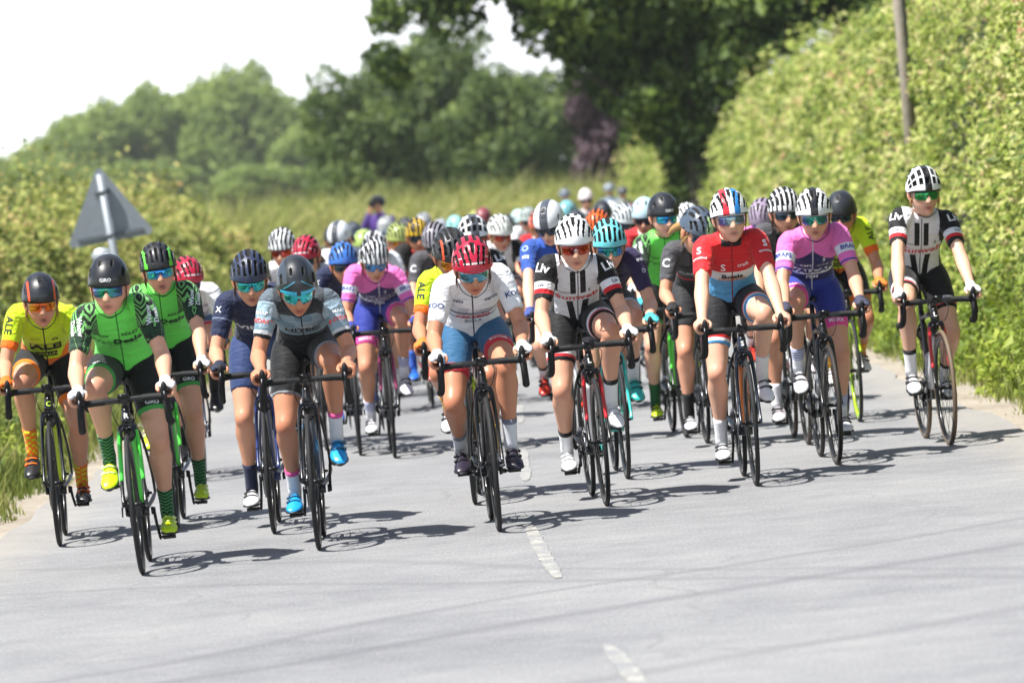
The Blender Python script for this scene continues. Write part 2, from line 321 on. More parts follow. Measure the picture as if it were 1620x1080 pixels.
def hedge(name, label, ys, xf, ht, depth, n, lm, lsz, sd, seed, ypow=1.7, slope=0.28, rough=0.42, z0=0.05, fn=None):
    """xf(Y): foot of the face towards the road; sd: +1 hedge lies to +X of it"""
    rg = np.random.default_rng(seed); y0, y1 = ys; p = 1 - ypow
    Y = (y0 ** p + rg.random(n) * (y1 ** p - y0 ** p)) ** (1 / p); H_ = ht(Y)
    part = rg.random(n); z = z0 + rg.random(n) * (H_ - z0); t = np.where(part < 0.76, 0, 1)
    lum = 0.5 * np.sin(Y * 0.9 + 1.3 * z + seed) * np.sin(z * 2.1 + Y * 0.33) + 0.35 * np.sin(Y * 2.3 + seed) * np.cos(z * 3.4 + 1) + 0.25 * np.sin(Y * 5.1) * np.sin(z * 6 + Y)
    xx = np.array([xf(q) for q in Y]) + sd * (slope * z - rough * lum + np.abs(rg.normal(size=n)) * 0.16 - 0.10)
    zt = H_ + 0.24 * np.sin(Y * 1.7 + seed) + 0.2 * np.sin(Y * 4.3) + 0.12 * np.sin(Y * 9.1) + rg.normal(size=n) * 0.12 + np.where(rg.random(n) < 0.16, rg.random(n) * 0.8 * (np.sin(Y * 6.7) > 0.1), 0)
    xt = np.array([xf(q) for q in Y]) + sd * (slope * H_ + rg.random(n) * depth)
    C = np.c_[np.where(t == 0, xx, xt), Y, np.where(t == 0, z, zt)]
    nr = np.where((t == 0)[:, None], np.array(fn or (-sd * 0.9, -0.35, 0.55)), np.array((-sd * 0.2, -0.2, 0.9)))
    gap = np.sin(Y * 1.9 + 2.2 * z + seed) + np.sin(Y * 3.7 - 3.1 * z + 2 * seed) + np.sin(Y * 0.8 + 5.3 * z) + 0.8 * np.sin(Y * 7.3 + 4.9 * z)
    keep = (t == 1) | (gap < 1.25) | (rg.random(n) < 0.18)
    V, F = leaf_cards(C[keep], lsz(Y)[keep], nr[keep], 0.66, 0.75)
    o = empty(name, (0, 0, 0)); link('foliage', mesh_from('foliage', V, F, False, [lm]), o)
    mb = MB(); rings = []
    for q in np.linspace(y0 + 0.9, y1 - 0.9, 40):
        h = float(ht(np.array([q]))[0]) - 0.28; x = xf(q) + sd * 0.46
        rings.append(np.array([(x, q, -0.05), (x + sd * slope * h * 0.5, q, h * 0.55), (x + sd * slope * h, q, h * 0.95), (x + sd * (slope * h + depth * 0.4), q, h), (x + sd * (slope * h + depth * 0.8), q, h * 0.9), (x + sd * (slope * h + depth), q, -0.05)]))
    mb.rings(rings); link('shade_hull', mb.mesh('shade_hull', [INNER_SHADE]), o)  # solid dark hull that stops see-through and paints shade into the leaf gaps
    tag(o, label, 'hedge'); return o
def grass(name, label, n, pts, hgt, lean=0.35, mat=None, w=0.008):
    X0, Y0 = pts; h = hgt * rng.uniform(0.5, 1.25, n); a = rng.uniform(0, 6.283, n); dx, dy = np.cos(a), np.sin(a); l = lean * h * rng.uniform(0.2, 1.2, n); b = rng.uniform(0, 6.283, n); wx, wy = np.cos(b) * w, np.sin(b) * w
    B0 = np.c_[X0, Y0, np.full(n, -0.03)]; W = np.c_[wx, wy, np.zeros(n)]
    M1 = B0 + np.c_[dx * l * 0.3, dy * l * 0.3, h * 0.55]; T_ = B0 + np.c_[dx * l, dy * l, h]
    V = np.stack((B0 - W, B0 + W, M1 + W * 0.8, M1 - W * 0.8, T_), 1).reshape(-1, 3); i = np.arange(n)[:, None] * 5
    F = np.concatenate((i + [0, 1, 2], i + [0, 2, 3], i + [3, 2, 4]), 0)
    o = link(name, mesh_from(name, V, F, False, [mat])); tag(o, label, 'grass', kind='stuff'); return o
G_GRASS = leaf_mat([(0.09, 0.13, 0.025), (0.17, 0.22, 0.045), (0.28, 0.31, 0.075), (0.46, 0.42, 0.18)], 0.42)
G_STRAW = leaf_mat([(0.17, 0.21, 0.05), (0.28, 0.32, 0.08), (0.40, 0.40, 0.14), (0.52, 0.48, 0.23)], 0.45)

hedge('hedge', 'tall yellow green hedge rising beside the right edge of the road', (22, 116), lambda y: 3.78 + 0.006 * (y - 30), lambda Y: 3.55 + 0.25 * np.sin(Y * 0.21 + 1) + 0.0 * Y, 1.8, 150000, G_HEDGE, lambda Y: 0.030 + 0.0009 * Y, 1, 3, 1.6, 0.36, 0.62)
hedge('hedge', 'short clipped hedge end beyond the dark tree, lit yellow green', (128, 152), lambda y: 4.0 - 0.02 * (y - 128), lambda Y: 3.5 + 0.1 * np.sin(Y), 2.2, 16000, G_HEDGE, lambda Y: 0.11 + 0 * Y, 1, 9, 1.2, 0.12)
hedge('hedge', 'low wild hedge behind the triangular sign on the left verge', (36, 104), lambda y: -4.75 + 0.004 * (y - 40), lambda Y: 1.95 + 0.22 * np.sin(Y * 0.35 + 0.5) + 0.15 * np.sin(Y * 0.9), 1.6, 70000, G_HEDGE_L, lambda Y: 0.034 + 0.00085 * Y, -1, 5, 1.5, 0.62, 0.36, fn=(-0.15, -0.75, 0.85))
# tall grass bank that closes the view behind the bunch
nb = 26000; tq = rng.random(nb); bx = np.interp(tq, (0, 0.3, 0.6, 1), (-6.0, -4.2, -1.2, 3.2)) + rng.normal(size=nb) * 0.35; by = np.interp(tq, (0, 0.3, 0.6, 1), (103, 118, 135, 152)) + rng.uniform(0, 9, nb)
bh = 1.45 + 0.35 * np.sin(bx * 2.1 + by * 0.3) + 0.28 * np.sin(bx * 5.3 - by * 0.5) + 0.3 * rng.random(nb)
grass('tall_grass', 'pale tall grass bank behind the rear of the bunch', nb, (bx, by), bh, 0.8, G_STRAW, 0.035)
ns = 15000; tq = rng.random(ns); bx = np.interp(tq, (0, 0.3, 0.6, 1), (-6.2, -4.4, -1.4, 3.0)); by = np.interp(tq, (0, 0.3, 0.6, 1), (100, 116, 133, 150)) + rng.normal(size=ns) * 1.2; bt = 1.55 + 0.4 * np.sin(tq * 61) * np.sin(tq * 23) + 0.25 * np.sin(tq * 140)
V, F = leaf_cards(np.c_[bx + rng.normal(size=ns) * 0.2, by, rng.random(ns) ** 0.7 * bt], 0.13, np.tile((-0.3, -0.6, 0.8), (ns, 1)), 0.5, 0.8)
o = link('scrub', mesh_from('scrub', V, F, False, [G_HEDGE_L])); tag(o, 'scruffy low scrub along the foot of the pale grass bank', 'scrub', kind='stuff')
ng = 40000; gy = (20.0 ** -0.9 + rng.random(ng) * (100.0 ** -0.9 - 20.0 ** -0.9)) ** (-1 / 0.9)
gx = -3.14 - 1.6 * rng.random(ng) ** 0.8 + 0.10 * np.sin(gy * 1.7)
grass('verge_grass', 'long rough grass along the left edge of the road', ng, (gx, gy), np.clip(0.10 + (-3.15 - gx) * 0.6, 0.06, 0.8), 0.5, G_GRASS, 0.006)
ng = 22000; gy = (20.0 ** -0.9 + rng.random(ng) * (100.0 ** -0.9 - 20.0 ** -0.9)) ** (-1 / 0.9); gx = 3.18 + 0.8 * rng.random(ng) ** 0.6 + 0.10 * np.sin(gy * 2.1)
grass('verge_grass', 'short bright grass at the foot of the right hedge', ng, (gx, gy), np.clip(0.05 + (gx - 3.2) * 0.9, 0.03, 0.75), 0.5, G_GRASS, 0.006)
# leafy weeds
for sd, n, lab in ((1, 26000, 'bright green nettles and weeds at the foot of the right hedge'), (-1, 12000, 'broad leaved weeds among the left verge grass')):
    gy = (29.0 ** -0.9 + rng.random(n) * (80.0 ** -0.9 - 29.0 ** -0.9)) ** (-1 / 0.9); u = rng.random(n); cl = 0.5 + 0.5 * np.sin(gy * 2.7 + 3 * u) * np.sin(gy * 1.1 + sd)
    z = rng.random(n) ** 1.4 * (0.15 + 1.15 * cl * (0.3 + 0.7 * u)); x = sd * (3.36 + 0.65 * u + 0.12 * np.sin(gy * 1.9) if sd > 0 else 3.45 + 1.25 * u)
    V, F = leaf_cards(np.c_[x, gy, z], 0.05 + 0.0004 * gy, np.tile((-sd * 0.4, -0.3, 0.8), (n, 1)), 0.6, 0.7)
    o = link('weeds', mesh_from('weeds', V, F, False, [G_WEED])); tag(o, lab, 'weeds', kind='stuff')

# dark tree over the road on the right
bl = boughs((0.9, 1.5, 7.4), (4.8, 3.2, 3.6), 60, 1.25) + boughs((-2.6, 0.5, 7.2), (3.0, 1.5, 1.2), 22, 0.85) + boughs((-6.2, 0, 6.5), (1.5, 1.0, 1.0), 14, 0.62) + boughs((-7.0, 0, 5.3), (0.5, 0.6, 0.6), 4, 0.45) + boughs((-2.0, 0.4, 5.4), (1.0, 1.0, 1.1), 9, 0.7) + boughs((-2.4, 0.2, 5.9), (1.0, 0.9, 1.1), 12, 0.65) + boughs((-4.4, 0, 6.9), (1.6, 0.8, 0.5), 10, 0.5) + boughs((4.8, 0.5, 6.2), (2.2, 1.5, 1.8), 22, 1.0) + boughs((-1.3, 0.5, 4.9), (1.2, 1.2, 1.3), 10, 0.7) + boughs((1.6, 0, 4.2), (2.6, 1.6, 1.3), 16, 0.85) + boughs((0.1, 0.3, 2.8), (0.8, 0.8, 1.3), 12, 0.6) + boughs((-0.9, 0.2, 3.6), (0.9, 0.8, 1.0), 9, 0.6)
make_tree((4.75, 121, 0), bl, 84000, 0.24, G_DARK, 0.34, 'big dark tree leaning over the road beyond the right hedge', lf=0.24)
# round trees in the middle distance
bl = boughs((0, 0, 4.6), (3.3, 3.0, 3.4), 34, 1.25) + boughs((0, -0.6, 2.0), (3.5, 2.6, 1.6), 20, 1.0)
t0 = make_tree((-6.2, 240, 0), bl, 15000, 0.30, G_MID, 0.25, 'round dark green tree, leftmost of the clump behind the bunch', group='clump of trees behind the bunch'); t0.scale = (1.05, 1, 1.10)
copy_tree(t0, (-2.6, 246, 0), (1.15, 1, 1.38), 1.9, 'tallest round dark green tree in the clump behind the bunch')
copy_tree(t0, (0.6, 238, 0), (1.0, 1, 1.04), 4.1, 'round dark green tree left of the purple leaved tree')
copy_tree(t0, (-4.6, 252, 0), (1.12, 1, 1.26), 0.7, 'round green tree between the two left crowns of the clump')
copy_tree(t0, (-0.8, 256, 0), (1.12, 1, 1.08), 5.2, 'round green tree just right of the tallest crown of the clump')
copy_tree(t0, (3.2, 252, 0), (1.05, 1, 1.08), 2.9, 'green tree behind the purple leaved tree')
bl = boughs((0, 0, 3.7), (1.35, 1.1, 2.6), 30, 0.74)
make_tree((4.0, 178, 0), bl, 14000, 0.20, G_PURP, 0.14, 'slender purple leaved tree beside the clipped hedge end')
# far wood line on the left
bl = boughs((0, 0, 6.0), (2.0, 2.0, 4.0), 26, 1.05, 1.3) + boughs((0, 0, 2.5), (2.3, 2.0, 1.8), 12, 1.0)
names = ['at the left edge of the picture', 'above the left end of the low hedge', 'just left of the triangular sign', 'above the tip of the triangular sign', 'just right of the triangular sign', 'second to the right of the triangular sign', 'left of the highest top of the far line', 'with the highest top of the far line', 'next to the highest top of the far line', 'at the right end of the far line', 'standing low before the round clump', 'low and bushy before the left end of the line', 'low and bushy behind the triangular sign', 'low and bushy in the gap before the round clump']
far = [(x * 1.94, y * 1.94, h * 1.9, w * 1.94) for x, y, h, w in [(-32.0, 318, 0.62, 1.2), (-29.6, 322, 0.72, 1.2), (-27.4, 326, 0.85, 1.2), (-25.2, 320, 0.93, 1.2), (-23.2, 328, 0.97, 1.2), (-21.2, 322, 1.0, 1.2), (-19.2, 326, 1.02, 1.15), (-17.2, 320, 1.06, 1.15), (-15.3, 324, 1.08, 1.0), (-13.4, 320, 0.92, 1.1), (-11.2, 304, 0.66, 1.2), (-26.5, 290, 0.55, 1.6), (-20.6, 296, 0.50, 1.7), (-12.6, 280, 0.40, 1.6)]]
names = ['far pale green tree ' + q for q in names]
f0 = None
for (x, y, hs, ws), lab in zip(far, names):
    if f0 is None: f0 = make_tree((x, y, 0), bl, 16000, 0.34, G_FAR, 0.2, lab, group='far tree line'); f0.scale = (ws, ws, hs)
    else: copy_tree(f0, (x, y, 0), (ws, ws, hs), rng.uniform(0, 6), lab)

# ------------------------------------------------------------------ utility pole, road sign
WOODM = M((0.30, 0.26, 0.21), 0.85, var=0.35, nscale=14, bmp=0.6)
po = empty('utility_pole', (4.47, 54.6, 0)); mb = MB(); mb.tube([(0, 0, -0.2), (0.0, 0, 3), (-0.06, 0, 6.5)], (0.062, 0.058, 0.05), n=14); link('post', mb.mesh('post', [WOODM]), po)
mb = MB(); mb.tube([(0.068, 0.02, 0.2), (0.064, 0.02, 4), (0.008, 0.02, 6.3)], 0.014, n=8); link('cable_guard', mb.mesh('cable_guard', [M('3a3c40', 0.6)]), po)
mb = MB()
for q in (-1, 1): mb.tube([(q * 0.5 - 0.05, -0.09, 6.0), (q * 0.5 - 0.05, -0.09, 6.16)], (0.03, 0.02), n=8)
mb.box(-0.055, -0.09, 5.95, 1.3, 0.09, 0.09); link('cross_arm', mb.mesh('cross_arm', [WOODM]), po)
tag(po, 'grey wooden utility pole standing in the right hedge', 'utility pole')
ALU = M((0.27, 0.30, 0.33), 0.55, 0.3, var=0.15, nscale=12, bmp=0.1); ALUD = M((0.16, 0.18, 0.20), 0.6, 0.3)
sg = empty('road_sign', (px_x(203, 400, 50.5), 50.5, 0), (R_(2), R_(-5.5), R_(4)))
mb = MB(); mb.tube([(0, 0, -0.3), (0, 0, 2.28)], 0.038, n=14); link('post', mb.mesh('post', [ALU]), sg)
def tri(cz, w, yy, th, rnd=0.045):
    hgt = w * 0.866; pts = []
    for (x, z), a0 in (((0, hgt * 0.667), 90), ((-w / 2, -hgt * 0.333), 210), ((w / 2, -hgt * 0.333), 330)):
        cx, czz = x * (1 - 2 * rnd / w * 1.15), z * (1 - 2 * rnd / w * 1.15)
        for k in range(7): t = R_(a0 - 60 + 20 * k); pts.append((cx + rnd * math.cos(t), czz + rnd * math.sin(t)))
    P_ = np.array(pts); m_ = MB(); m_.rings([np.c_[P_[:, 0] * s, np.full(len(P_), q), P_[:, 1] * s + cz] for q, s in ((yy - th, 0.995), (yy - th, 1.0), (yy, 1.0), (yy, 0.995))]); return m_
link('plate', tri(1.86, 0.85, 0.075, 0.004).mesh('plate', [ALU], False), sg)
for z, w in ((1.665, 0.66), (2.10, 0.16)): mb = MB(); mb.box(0, 0.056, z, w, 0.026, 0.034); link('channel', mb.mesh('channel', [ALUD], False), sg)
for z in (1.665, 2.10):
    mb = MB(); mb.tube([(0, 0, z - 0.02), (0, 0, z + 0.02)], 0.044, n=14); mb.box(0, 0.03, z, 0.11, 0.03, 0.036); link('clamp', mb.mesh('clamp', [ALUD]), sg)
mb = MB(); mb.tube([(-0.12, 0.06, 1.47), (-0.12, 0.066, 1.47)], 0.11, 0.085, ref=(1, 0, 0), n=18); mb.box(-0.06, 0.04, 1.47, 0.12, 0.02, 0.02); link('lower_plate', mb.mesh('lower_plate', [M((0.42, 0.46, 0.5), 0.4, 0.3)]), sg)
tag(sg, 'grey back of a leaning triangular road sign on the left verge', 'road sign')

# ------------------------------------------------------------------ summer haze
hz = MB(); hz.box(0, 425, 13.5, 640, 900, 29); hz_m = bpy.data.materials.new('haze'); hz_m.use_nodes = True; hn = hz_m.node_tree; hn.nodes.clear()
ho = hn.nodes.new('ShaderNodeOutputMaterial'); hv = hn.nodes.new('ShaderNodeVolumePrincipled'); hv.inputs['Color'].default_value = (0.92, 0.96, 0.95, 1); hv.inputs['Density'].default_value = 0.00014; hv.inputs['Anisotropy'].default_value = 0.1
hn.links.new(hv.outputs[0], ho.inputs['Volume'])
hz_o = link('haze', hz.mesh('haze', [hz_m], False)); tag(hz_o, 'pale summer haze over the whole lane and fields', 'haze', kind='stuff')
# ------------------------------------------------------------------ bicycle (local: forward -Y, up Z, origin on the road under the cranks)
WR, WB_F, WB_R = 0.337, -0.575, 0.41
ST_P, ST_AX = Vector((0, -0.53, 0.34)), Vector((0, 0.309, 0.951))
def steer_m(a): return Matrix.Translation(ST_P) @ Matrix.Rotation(a, 4, ST_AX) @ Matrix.Translation(-ST_P)
BB = Vector((0, 0, 0.27))
def crank_m(a): return Matrix.Translation(BB) @ Matrix.Rotation(a, 4, 'X') @ Matrix.Translation(-BB)

def circ(r, n, x=0.0):
    a = np.linspace(0, 2 * math.pi, n, endpoint=False); return np.c_[np.full(n, x), r * np.cos(a), r * np.sin(a)]
def wheel_meshes():
    t = MB(); P = circ(WR - 0.0135, 72); t.tube(P, 0.0125, 0.0135, ref=(1, 0, 0), n=10, closed=True)
    r = MB(); prof = [(0.0095, 0.318), (0.0118, 0.309), (0.0105, 0.295), (0.005, 0.281), (-0.005, 0.281), (-0.0105, 0.295), (-0.0118, 0.309), (-0.0095, 0.318)]
    a = np.linspace(0, 2 * math.pi, 64, endpoint=False)
    r.rings([np.array([(x, q * math.cos(t_), q * math.sin(t_)) for x, q in prof]) for t_ in a], closed=True)
    s = MB()
    for i in range(20):
        t0 = 2 * math.pi * i / 20; sd = 1 if i % 2 else -1; t1 = t0 + 0.35 * (1 if (i // 2) % 2 else -1)
        s.tube([(sd * 0.027, 0.018 * math.cos(t1), 0.018 * math.sin(t1)), (sd * 0.003, 0.283 * math.cos(t0), 0.283 * math.sin(t0))], 0.0013, n=4, cap=False)
    h = MB(); h.tube([(-0.05, 0, 0), (-0.036, 0, 0), (-0.034, 0, 0), (-0.026, 0, 0), (-0.024, 0, 0), (0.024, 0, 0), (0.026, 0, 0), (0.034, 0, 0), (0.036, 0, 0), (0.05, 0, 0)],
           (0.006, 0.008, 0.02, 0.02, 0.012, 0.012, 0.02, 0.02, 0.008, 0.006), ref=(0, 1, 0), n=12)
    h.tube([(-0.05, 0, 0), (-0.062, 0.0, 0.01), (-0.064, 0.02, 0.05)], (0.006, 0.005, 0.004), ref=(0, 1, 0), n=6)
    v = MB(); v.tube([(0, 0, 0.281), (0, 0, 0.255)], 0.0025, ref=(0, 1, 0), n=6)
    return dict(tyre=t.mesh('tyre'), rim=r.mesh('rim'), spokes=s.mesh('spokes'), hub=h.mesh('hub'), valve=v.mesh('valve'))
def bike_meshes():
    B = wheel_meshes(); st = np.array((0, 0.139, 0.74)); bb = np.array(BB)
    f = MB()
    f.tube(spl([bb, (0, -0.2, 0.5), (0, -0.400, 0.728)], 4), spl([[0.030], [0.027], [0.024]], 4)[:, 0], spl([[0.026], [0.026], [0.029]], 4)[:, 0], n=14)
    f.tube([(0, -0.388, 0.772), (0, -0.12, 0.752), (0, 0.136, 0.728)], (0.022, 0.018, 0.015), (0.019, 0.016, 0.013), n=12)
    f.tube([bb, bb * 0.5 + st * 0.5, st, st + (0, 0.008, 0.027)], (0.025, 0.017, 0.016, 0.0185), (0.022, 0.019, 0.018, 0.0185), n=12)
    f.tube([(0, -0.4055, 0.722), (0, -0.400, 0.74), (0, -0.392, 0.762), (0, -0.386, 0.783), (0, -0.383, 0.792)], (0.027, 0.027, 0.0225, 0.0215, 0.0225), (0.029, 0.029, 0.024, 0.023, 0.0225), n=14)
    f.tube([(-0.043, 0, 0.27), (0.043, 0, 0.27)], 0.023, ref=(0, 1, 0), n=14)
    for sd in (-1, 1):
        f.tube(spl([(sd * 0.028, 0.02, 0.272), (sd * 0.036, 0.12, 0.286), (sd * 0.055, 0.25, 0.312), (sd * 0.066, WB_R, 0.34)], 3), spl([[0.013], [0.010], [0.011], [0.008]], 3)[:, 0], n=8)
        f.tube(spl([(sd * 0.012, 0.132, 0.70), (sd * 0.04, 0.20, 0.62), (sd * 0.062, 0.33, 0.455), (sd * 0.066, WB_R, 0.34)], 3), 0.0075, n=8)
    B['frame'] = f.mesh('frame')
    k = MB()
    k.tube([(0, -0.4055, 0.722), (0, -0.410, 0.706)], (0.028, 0.03), n=14)
    for sd in (-1, 1):
        k.tube(spl([(sd * 0.006, -0.41, 0.712), (sd * 0.034, -0.414, 0.700), (sd * 0.046, -0.435, 0.62), (sd * 0.050, -0.475, 0.50), (sd * 0.053, -0.53, 0.40), (sd * 0.053, WB_F, 0.337)], 4),
               spl([[0.016], [0.0145], [0.0105], [0.0095], [0.009], [0.009]], 4)[:, 0], spl([[0.018], [0.024], [0.022], [0.017], [0.012], [0.010]], 4)[:, 0], n=10)
    B['fork'] = k.mesh('fork')
    a = MB()   # lower halves of the fork blades, painted in the team colour
    for sd in (-1, 1):
        a.tube(spl([(sd * 0.0385, -0.417, 0.685), (sd * 0.046, -0.435, 0.62), (sd * 0.050, -0.475, 0.50), (sd * 0.0518, -0.503, 0.45)], 4),
               spl([[0.0140], [0.0120], [0.0110], [0.0102]], 4)[:, 0], spl([[0.0255], [0.0237], [0.0187], [0.0150]], 4)[:, 0], n=10)
    B['blade'] = a.mesh('fork_blade_panel')
    d = MB(); d.tube(spl([bb + (0, -0.05, 0.057), (0, -0.2, 0.5), (0, -0.33, 0.648)], 4), spl([[0.0312], [0.0290], [0.0275]], 4)[:, 0], spl([[0.0285], [0.0282], [0.0290]], 4)[:, 0], n=14)
    B['panel'] = d.mesh('down_tube_panel')
    s = MB()
    s.tube([(0, -0.383, 0.7925), (0, -0.375, 0.821), (0, -0.373, 0.829)], (0.018, 0.018, 0.014), n=12)
    s.tube([(0, -0.366, 0.817), (0, -0.39, 0.822), (0, -0.44, 0.834), (0, -0.474, 0.841)], (0.018, 0.017, 0.0155, 0.021), (0.02, 0.017, 0.016, 0.021), n=12)
    s.tube([(-0.026, -0.474, 0.841), (0.026, -0.474, 0.841)], 0.0215, ref=(0, 1, 0), n=14)
    B['stem'] = s.mesh('stem')
    h = MB()
    pts = []
    half = [(0, -0.474, 0.886), (0.09, -0.474, 0.886), (0.155, -0.476, 0.885), (0.188, -0.49, 0.883), (0.203, -0.53, 0.880), (0.207, -0.556, 0.862), (0.209, -0.562, 0.825), (0.211, -0.545, 0.785), (0.214, -0.50, 0.762), (0.216, -0.445, 0.757), (0.216, -0.415, 0.757)]
    Pp = spl(np.array(half) - (0, 0, 0.045), 4); Pn = Pp[::-1].copy(); Pn[:, 0] *= -1
    P = np.vstack((Pn[:-1], Pp)); rad = np.where(np.abs(P[:, 0]) < 0.06, 0.0155, 0.0165)
    h.tube(P, rad, ref=(0, 0.3, 0.95), n=10)
    B['bar'] = h.mesh('handlebar')
    for nm, sd in (('tapeL', 1), ('tapeR', -1)):   # bar tape, wound in ridges
        i0 = np.argmax(Pp[:, 0] > 0.075); Q = spl(Pp[i0:], 5) * (sd, 1, 1)
        tp = MB(); tp.tube(Q, 0.0172 + 0.0016 * (np.arange(len(Q)) % 3 == 0), ref=(0, 0.3, 0.95), n=10)
        B[nm] = tp.mesh('bar_tape')
    LZ = np.array((0, 0, -0.045))
    for nm, sd in (('leverL', 1), ('leverR', -1)):
        l = MB()
        l.tube(spl(LZ + np.array([(sd * 0.200, -0.515, 0.884), (sd * 0.203, -0.545, 0.896), (sd * 0.204, -0.578, 0.909), (sd * 0.204, -0.598, 0.925), (sd * 0.204, -0.605, 0.945), (sd * 0.204, -0.6, 0.955)]), 3),
               spl([[0.015], [0.0175], [0.0175], [0.016], [0.0125], [0.006]], 3)[:, 0], spl([[0.018], [0.021], [0.022], [0.019], [0.013], [0.006]], 3)[:, 0], n=10)
        B[nm + '_hood'] = l.mesh('hood')
        l = MB(); l.tube(spl(LZ + np.array([(sd * 0.204, -0.602, 0.917), (sd * 0.207, -0.622, 0.885), (sd * 0.212, -0.618, 0.845), (sd * 0.218, -0.606, 0.80)]), 4), spl([[0.010], [0.009], [0.008], [0.007]], 4)[:, 0], 0.0045, n=8)
        B[nm] = l.mesh('brake_lever')
    sd_ = MB()
    rings = []
    for y, w, z, t in ((0.318, 0.055, 0.947, 0.012), (0.30, 0.066, 0.945, 0.016), (0.26, 0.068, 0.940, 0.02), (0.21, 0.055, 0.936, 0.02), (0.15, 0.032, 0.934, 0.018), (0.09, 0.021, 0.933, 0.016), (0.055, 0.019, 0.931, 0.014), (0.045, 0.012, 0.927, 0.008)):
        th = np.linspace(0, 2 * math.pi, 16, endpoint=False)
        rings.append(np.c_[w * np.cos(th), np.full(16, y), z - 0.012 * np.abs(np.cos(th)) ** 3 + np.where(np.sin(th) > 0, 0.55, 1.4) * t * np.sin(th)])
    sd_.rings(rings); B['saddle'] = sd_.mesh('saddle')
    sp = MB(); sp.tube([(0, 0.137, 0.735), (0, 0.18, 0.88), (0, 0.184, 0.9)], 0.0145, n=12)
    sp.box(0, 0.184, 0.905, 0.045, 0.05, 0.018)
    for q in (-1, 1): sp.tube(spl([(q * 0.012, 0.07, 0.925), (q * 0.02, 0.12, 0.906), (q * 0.021, 0.24, 0.906), (q * 0.03, 0.29, 0.928)], 3), 0.0035, n=6)
    B['seat_post'] = sp.mesh('seat_post')
    for nm, q in (('crankL', 1), ('crankR', -1)):     # left arm points down at angle 0, right arm up
        c = MB(); dz = -0.172 * q
        c.tube([(q * 0.052, 0, 0.27), (q * 0.062, 0, 0.27), (q * 0.074, 0, 0.27)], (0.02, 0.02, 0.015), ref=(0, 1, 0), n=10)
        c.tube([(q * 0.066, 0, 0.27), (q * 0.07, 0, 0.27 + dz * 0.5), (q * 0.078, 0, 0.27 + dz), (q * 0.079, 0, 0.27 + dz * 1.06)], (0.008, 0.0075, 0.0075, 0.005), (0.016, 0.013, 0.012, 0.008), n=8)
        c.tube([(q * 0.074, 0, 0.27 + dz), (q * 0.10, 0, 0.27 + dz)], 0.006, ref=(0, 1, 0), n=6)
        B[nm] = c.mesh('crank_arm')
    cr = MB()
    for x, r in ((-0.045, 0.107), (-0.052, 0.078)):
        a = np.linspace(0, 2 * math.pi, 80, endpoint=False); ro = r + 0.003 * (np.arange(80) % 2)
        cr.rings([np.c_[np.full(80, x + e), q * np.cos(a), 0.27 + q * np.sin(a)] for e, q in ((0.0015, r - 0.014), (0.0015, ro), (-0.0015, ro), (-0.0015, r - 0.014))], closed=True)
    for i in range(4):
        t = math.pi / 4 + i * math.pi / 2; cr.tube([(-0.05, 0.0, 0.27), (-0.047, 0.098 * math.cos(t), 0.27 + 0.098 * math.sin(t))], 0.0055, 0.012, n=6)
    B['chainring'] = cr.mesh('chainring')
    ca = MB()
    for i in range(7):
        r = 0.026 + 0.0042 * i; ca.tube([(-0.046 + 0.004 * i - 0.0009, WB_R, WR), (-0.046 + 0.004 * i + 0.0009, WB_R, WR)], r, ref=(0, 1, 0), n=24)
    B['cassette'] = ca.mesh('cassette')
    ch = MB(); ch.tube([(-0.045, -0.03, 0.376), (-0.040, WB_R, 0.378), ], 0.0035, 0.0045, n=5); ch.tube([(-0.045, -0.02, 0.165), (-0.04, WB_R - 0.03, 0.235)], 0.0035, 0.0045, n=5)
    a = np.linspace(math.pi / 2, 3 * math.pi / 2, 12); ch.tube(np.c_[np.full(12, -0.045), 0.107 * np.cos(a), 0.27 + 0.107 * np.sin(a)], 0.0035, 0.0045, n=5)
    B['chain'] = ch.mesh('chain')
    rd = MB(); rd.tube([(-0.07, WB_R, 0.33), (-0.075, WB_R + 0.012, 0.29), (-0.055, WB_R, 0.265)], (0.01, 0.014, 0.012), n=8)
    for z, y in ((0.262, 0.0), (0.185, -0.03)): rd.tube([(-0.047, WB_R + y, z), (-0.039, WB_R + y, z)], 0.018, ref=(0, 1, 0), n=14)
    rd.tube([(-0.05, WB_R, 0.262), (-0.05, WB_R - 0.03, 0.185)], 0.003, 0.012, n=6)
    B['derailleur'] = rd.mesh('derailleur')
    for nm, y, z in (('caliperF', -0.452, 0.694), ('caliperR', 0.158, 0.655)):
        c = MB()
        for q in (-1, 1):
            c.tube(spl([(0, y, z + 0.008), (q * 0.024, y - 0.004, z + 0.006), (q * 0.033, y - 0.006, z - 0.02), (q * 0.022, y - 0.012 * (1 if y < 0 else -1), z - 0.045)], 3), 0.007, 0.0095, n=8)
            c.box(q * 0.0155, y - 0.012 * (1 if y < 0 else -1), z - 0.05, 0.008, 0.045, 0.013)
        c.tube([(0.0, y + 0.02, z + 0.005), (0, y - 0.016, z + 0.005)], 0.008, ref=(1, 0, 0), n=8)
        B[nm] = c.mesh('brake_caliper')
    p = MB(); p.tube([(0.088, 0, 0), (0.096, 0, 0)], 0.009, ref=(0, 1, 0), n=8)
    p.box(0.125, -0.005, -0.002, 0.06, 0.075, 0.016)
    B['pedal'] = p.mesh('pedal')
    bo = MB(); ax = unit((0, -0.402, 0.465)); o = np.array((0, -0.05, 0.345)) + np.array((0, 0.035, 0.0303)) * 1.25
    bo.tube([o + ax * q for q in (0, 0.006, 0.10, 0.112, 0.12, 0.165, 0.178, 0.18, 0.195)], (0.03, 0.0365, 0.0365, 0.033, 0.0365, 0.0365, 0.028, 0.012, 0.011), n=14)
    B['bottle'] = bo.mesh('bottle')
    cg = MB(); ax2 = np.cross(ax, (1, 0, 0))
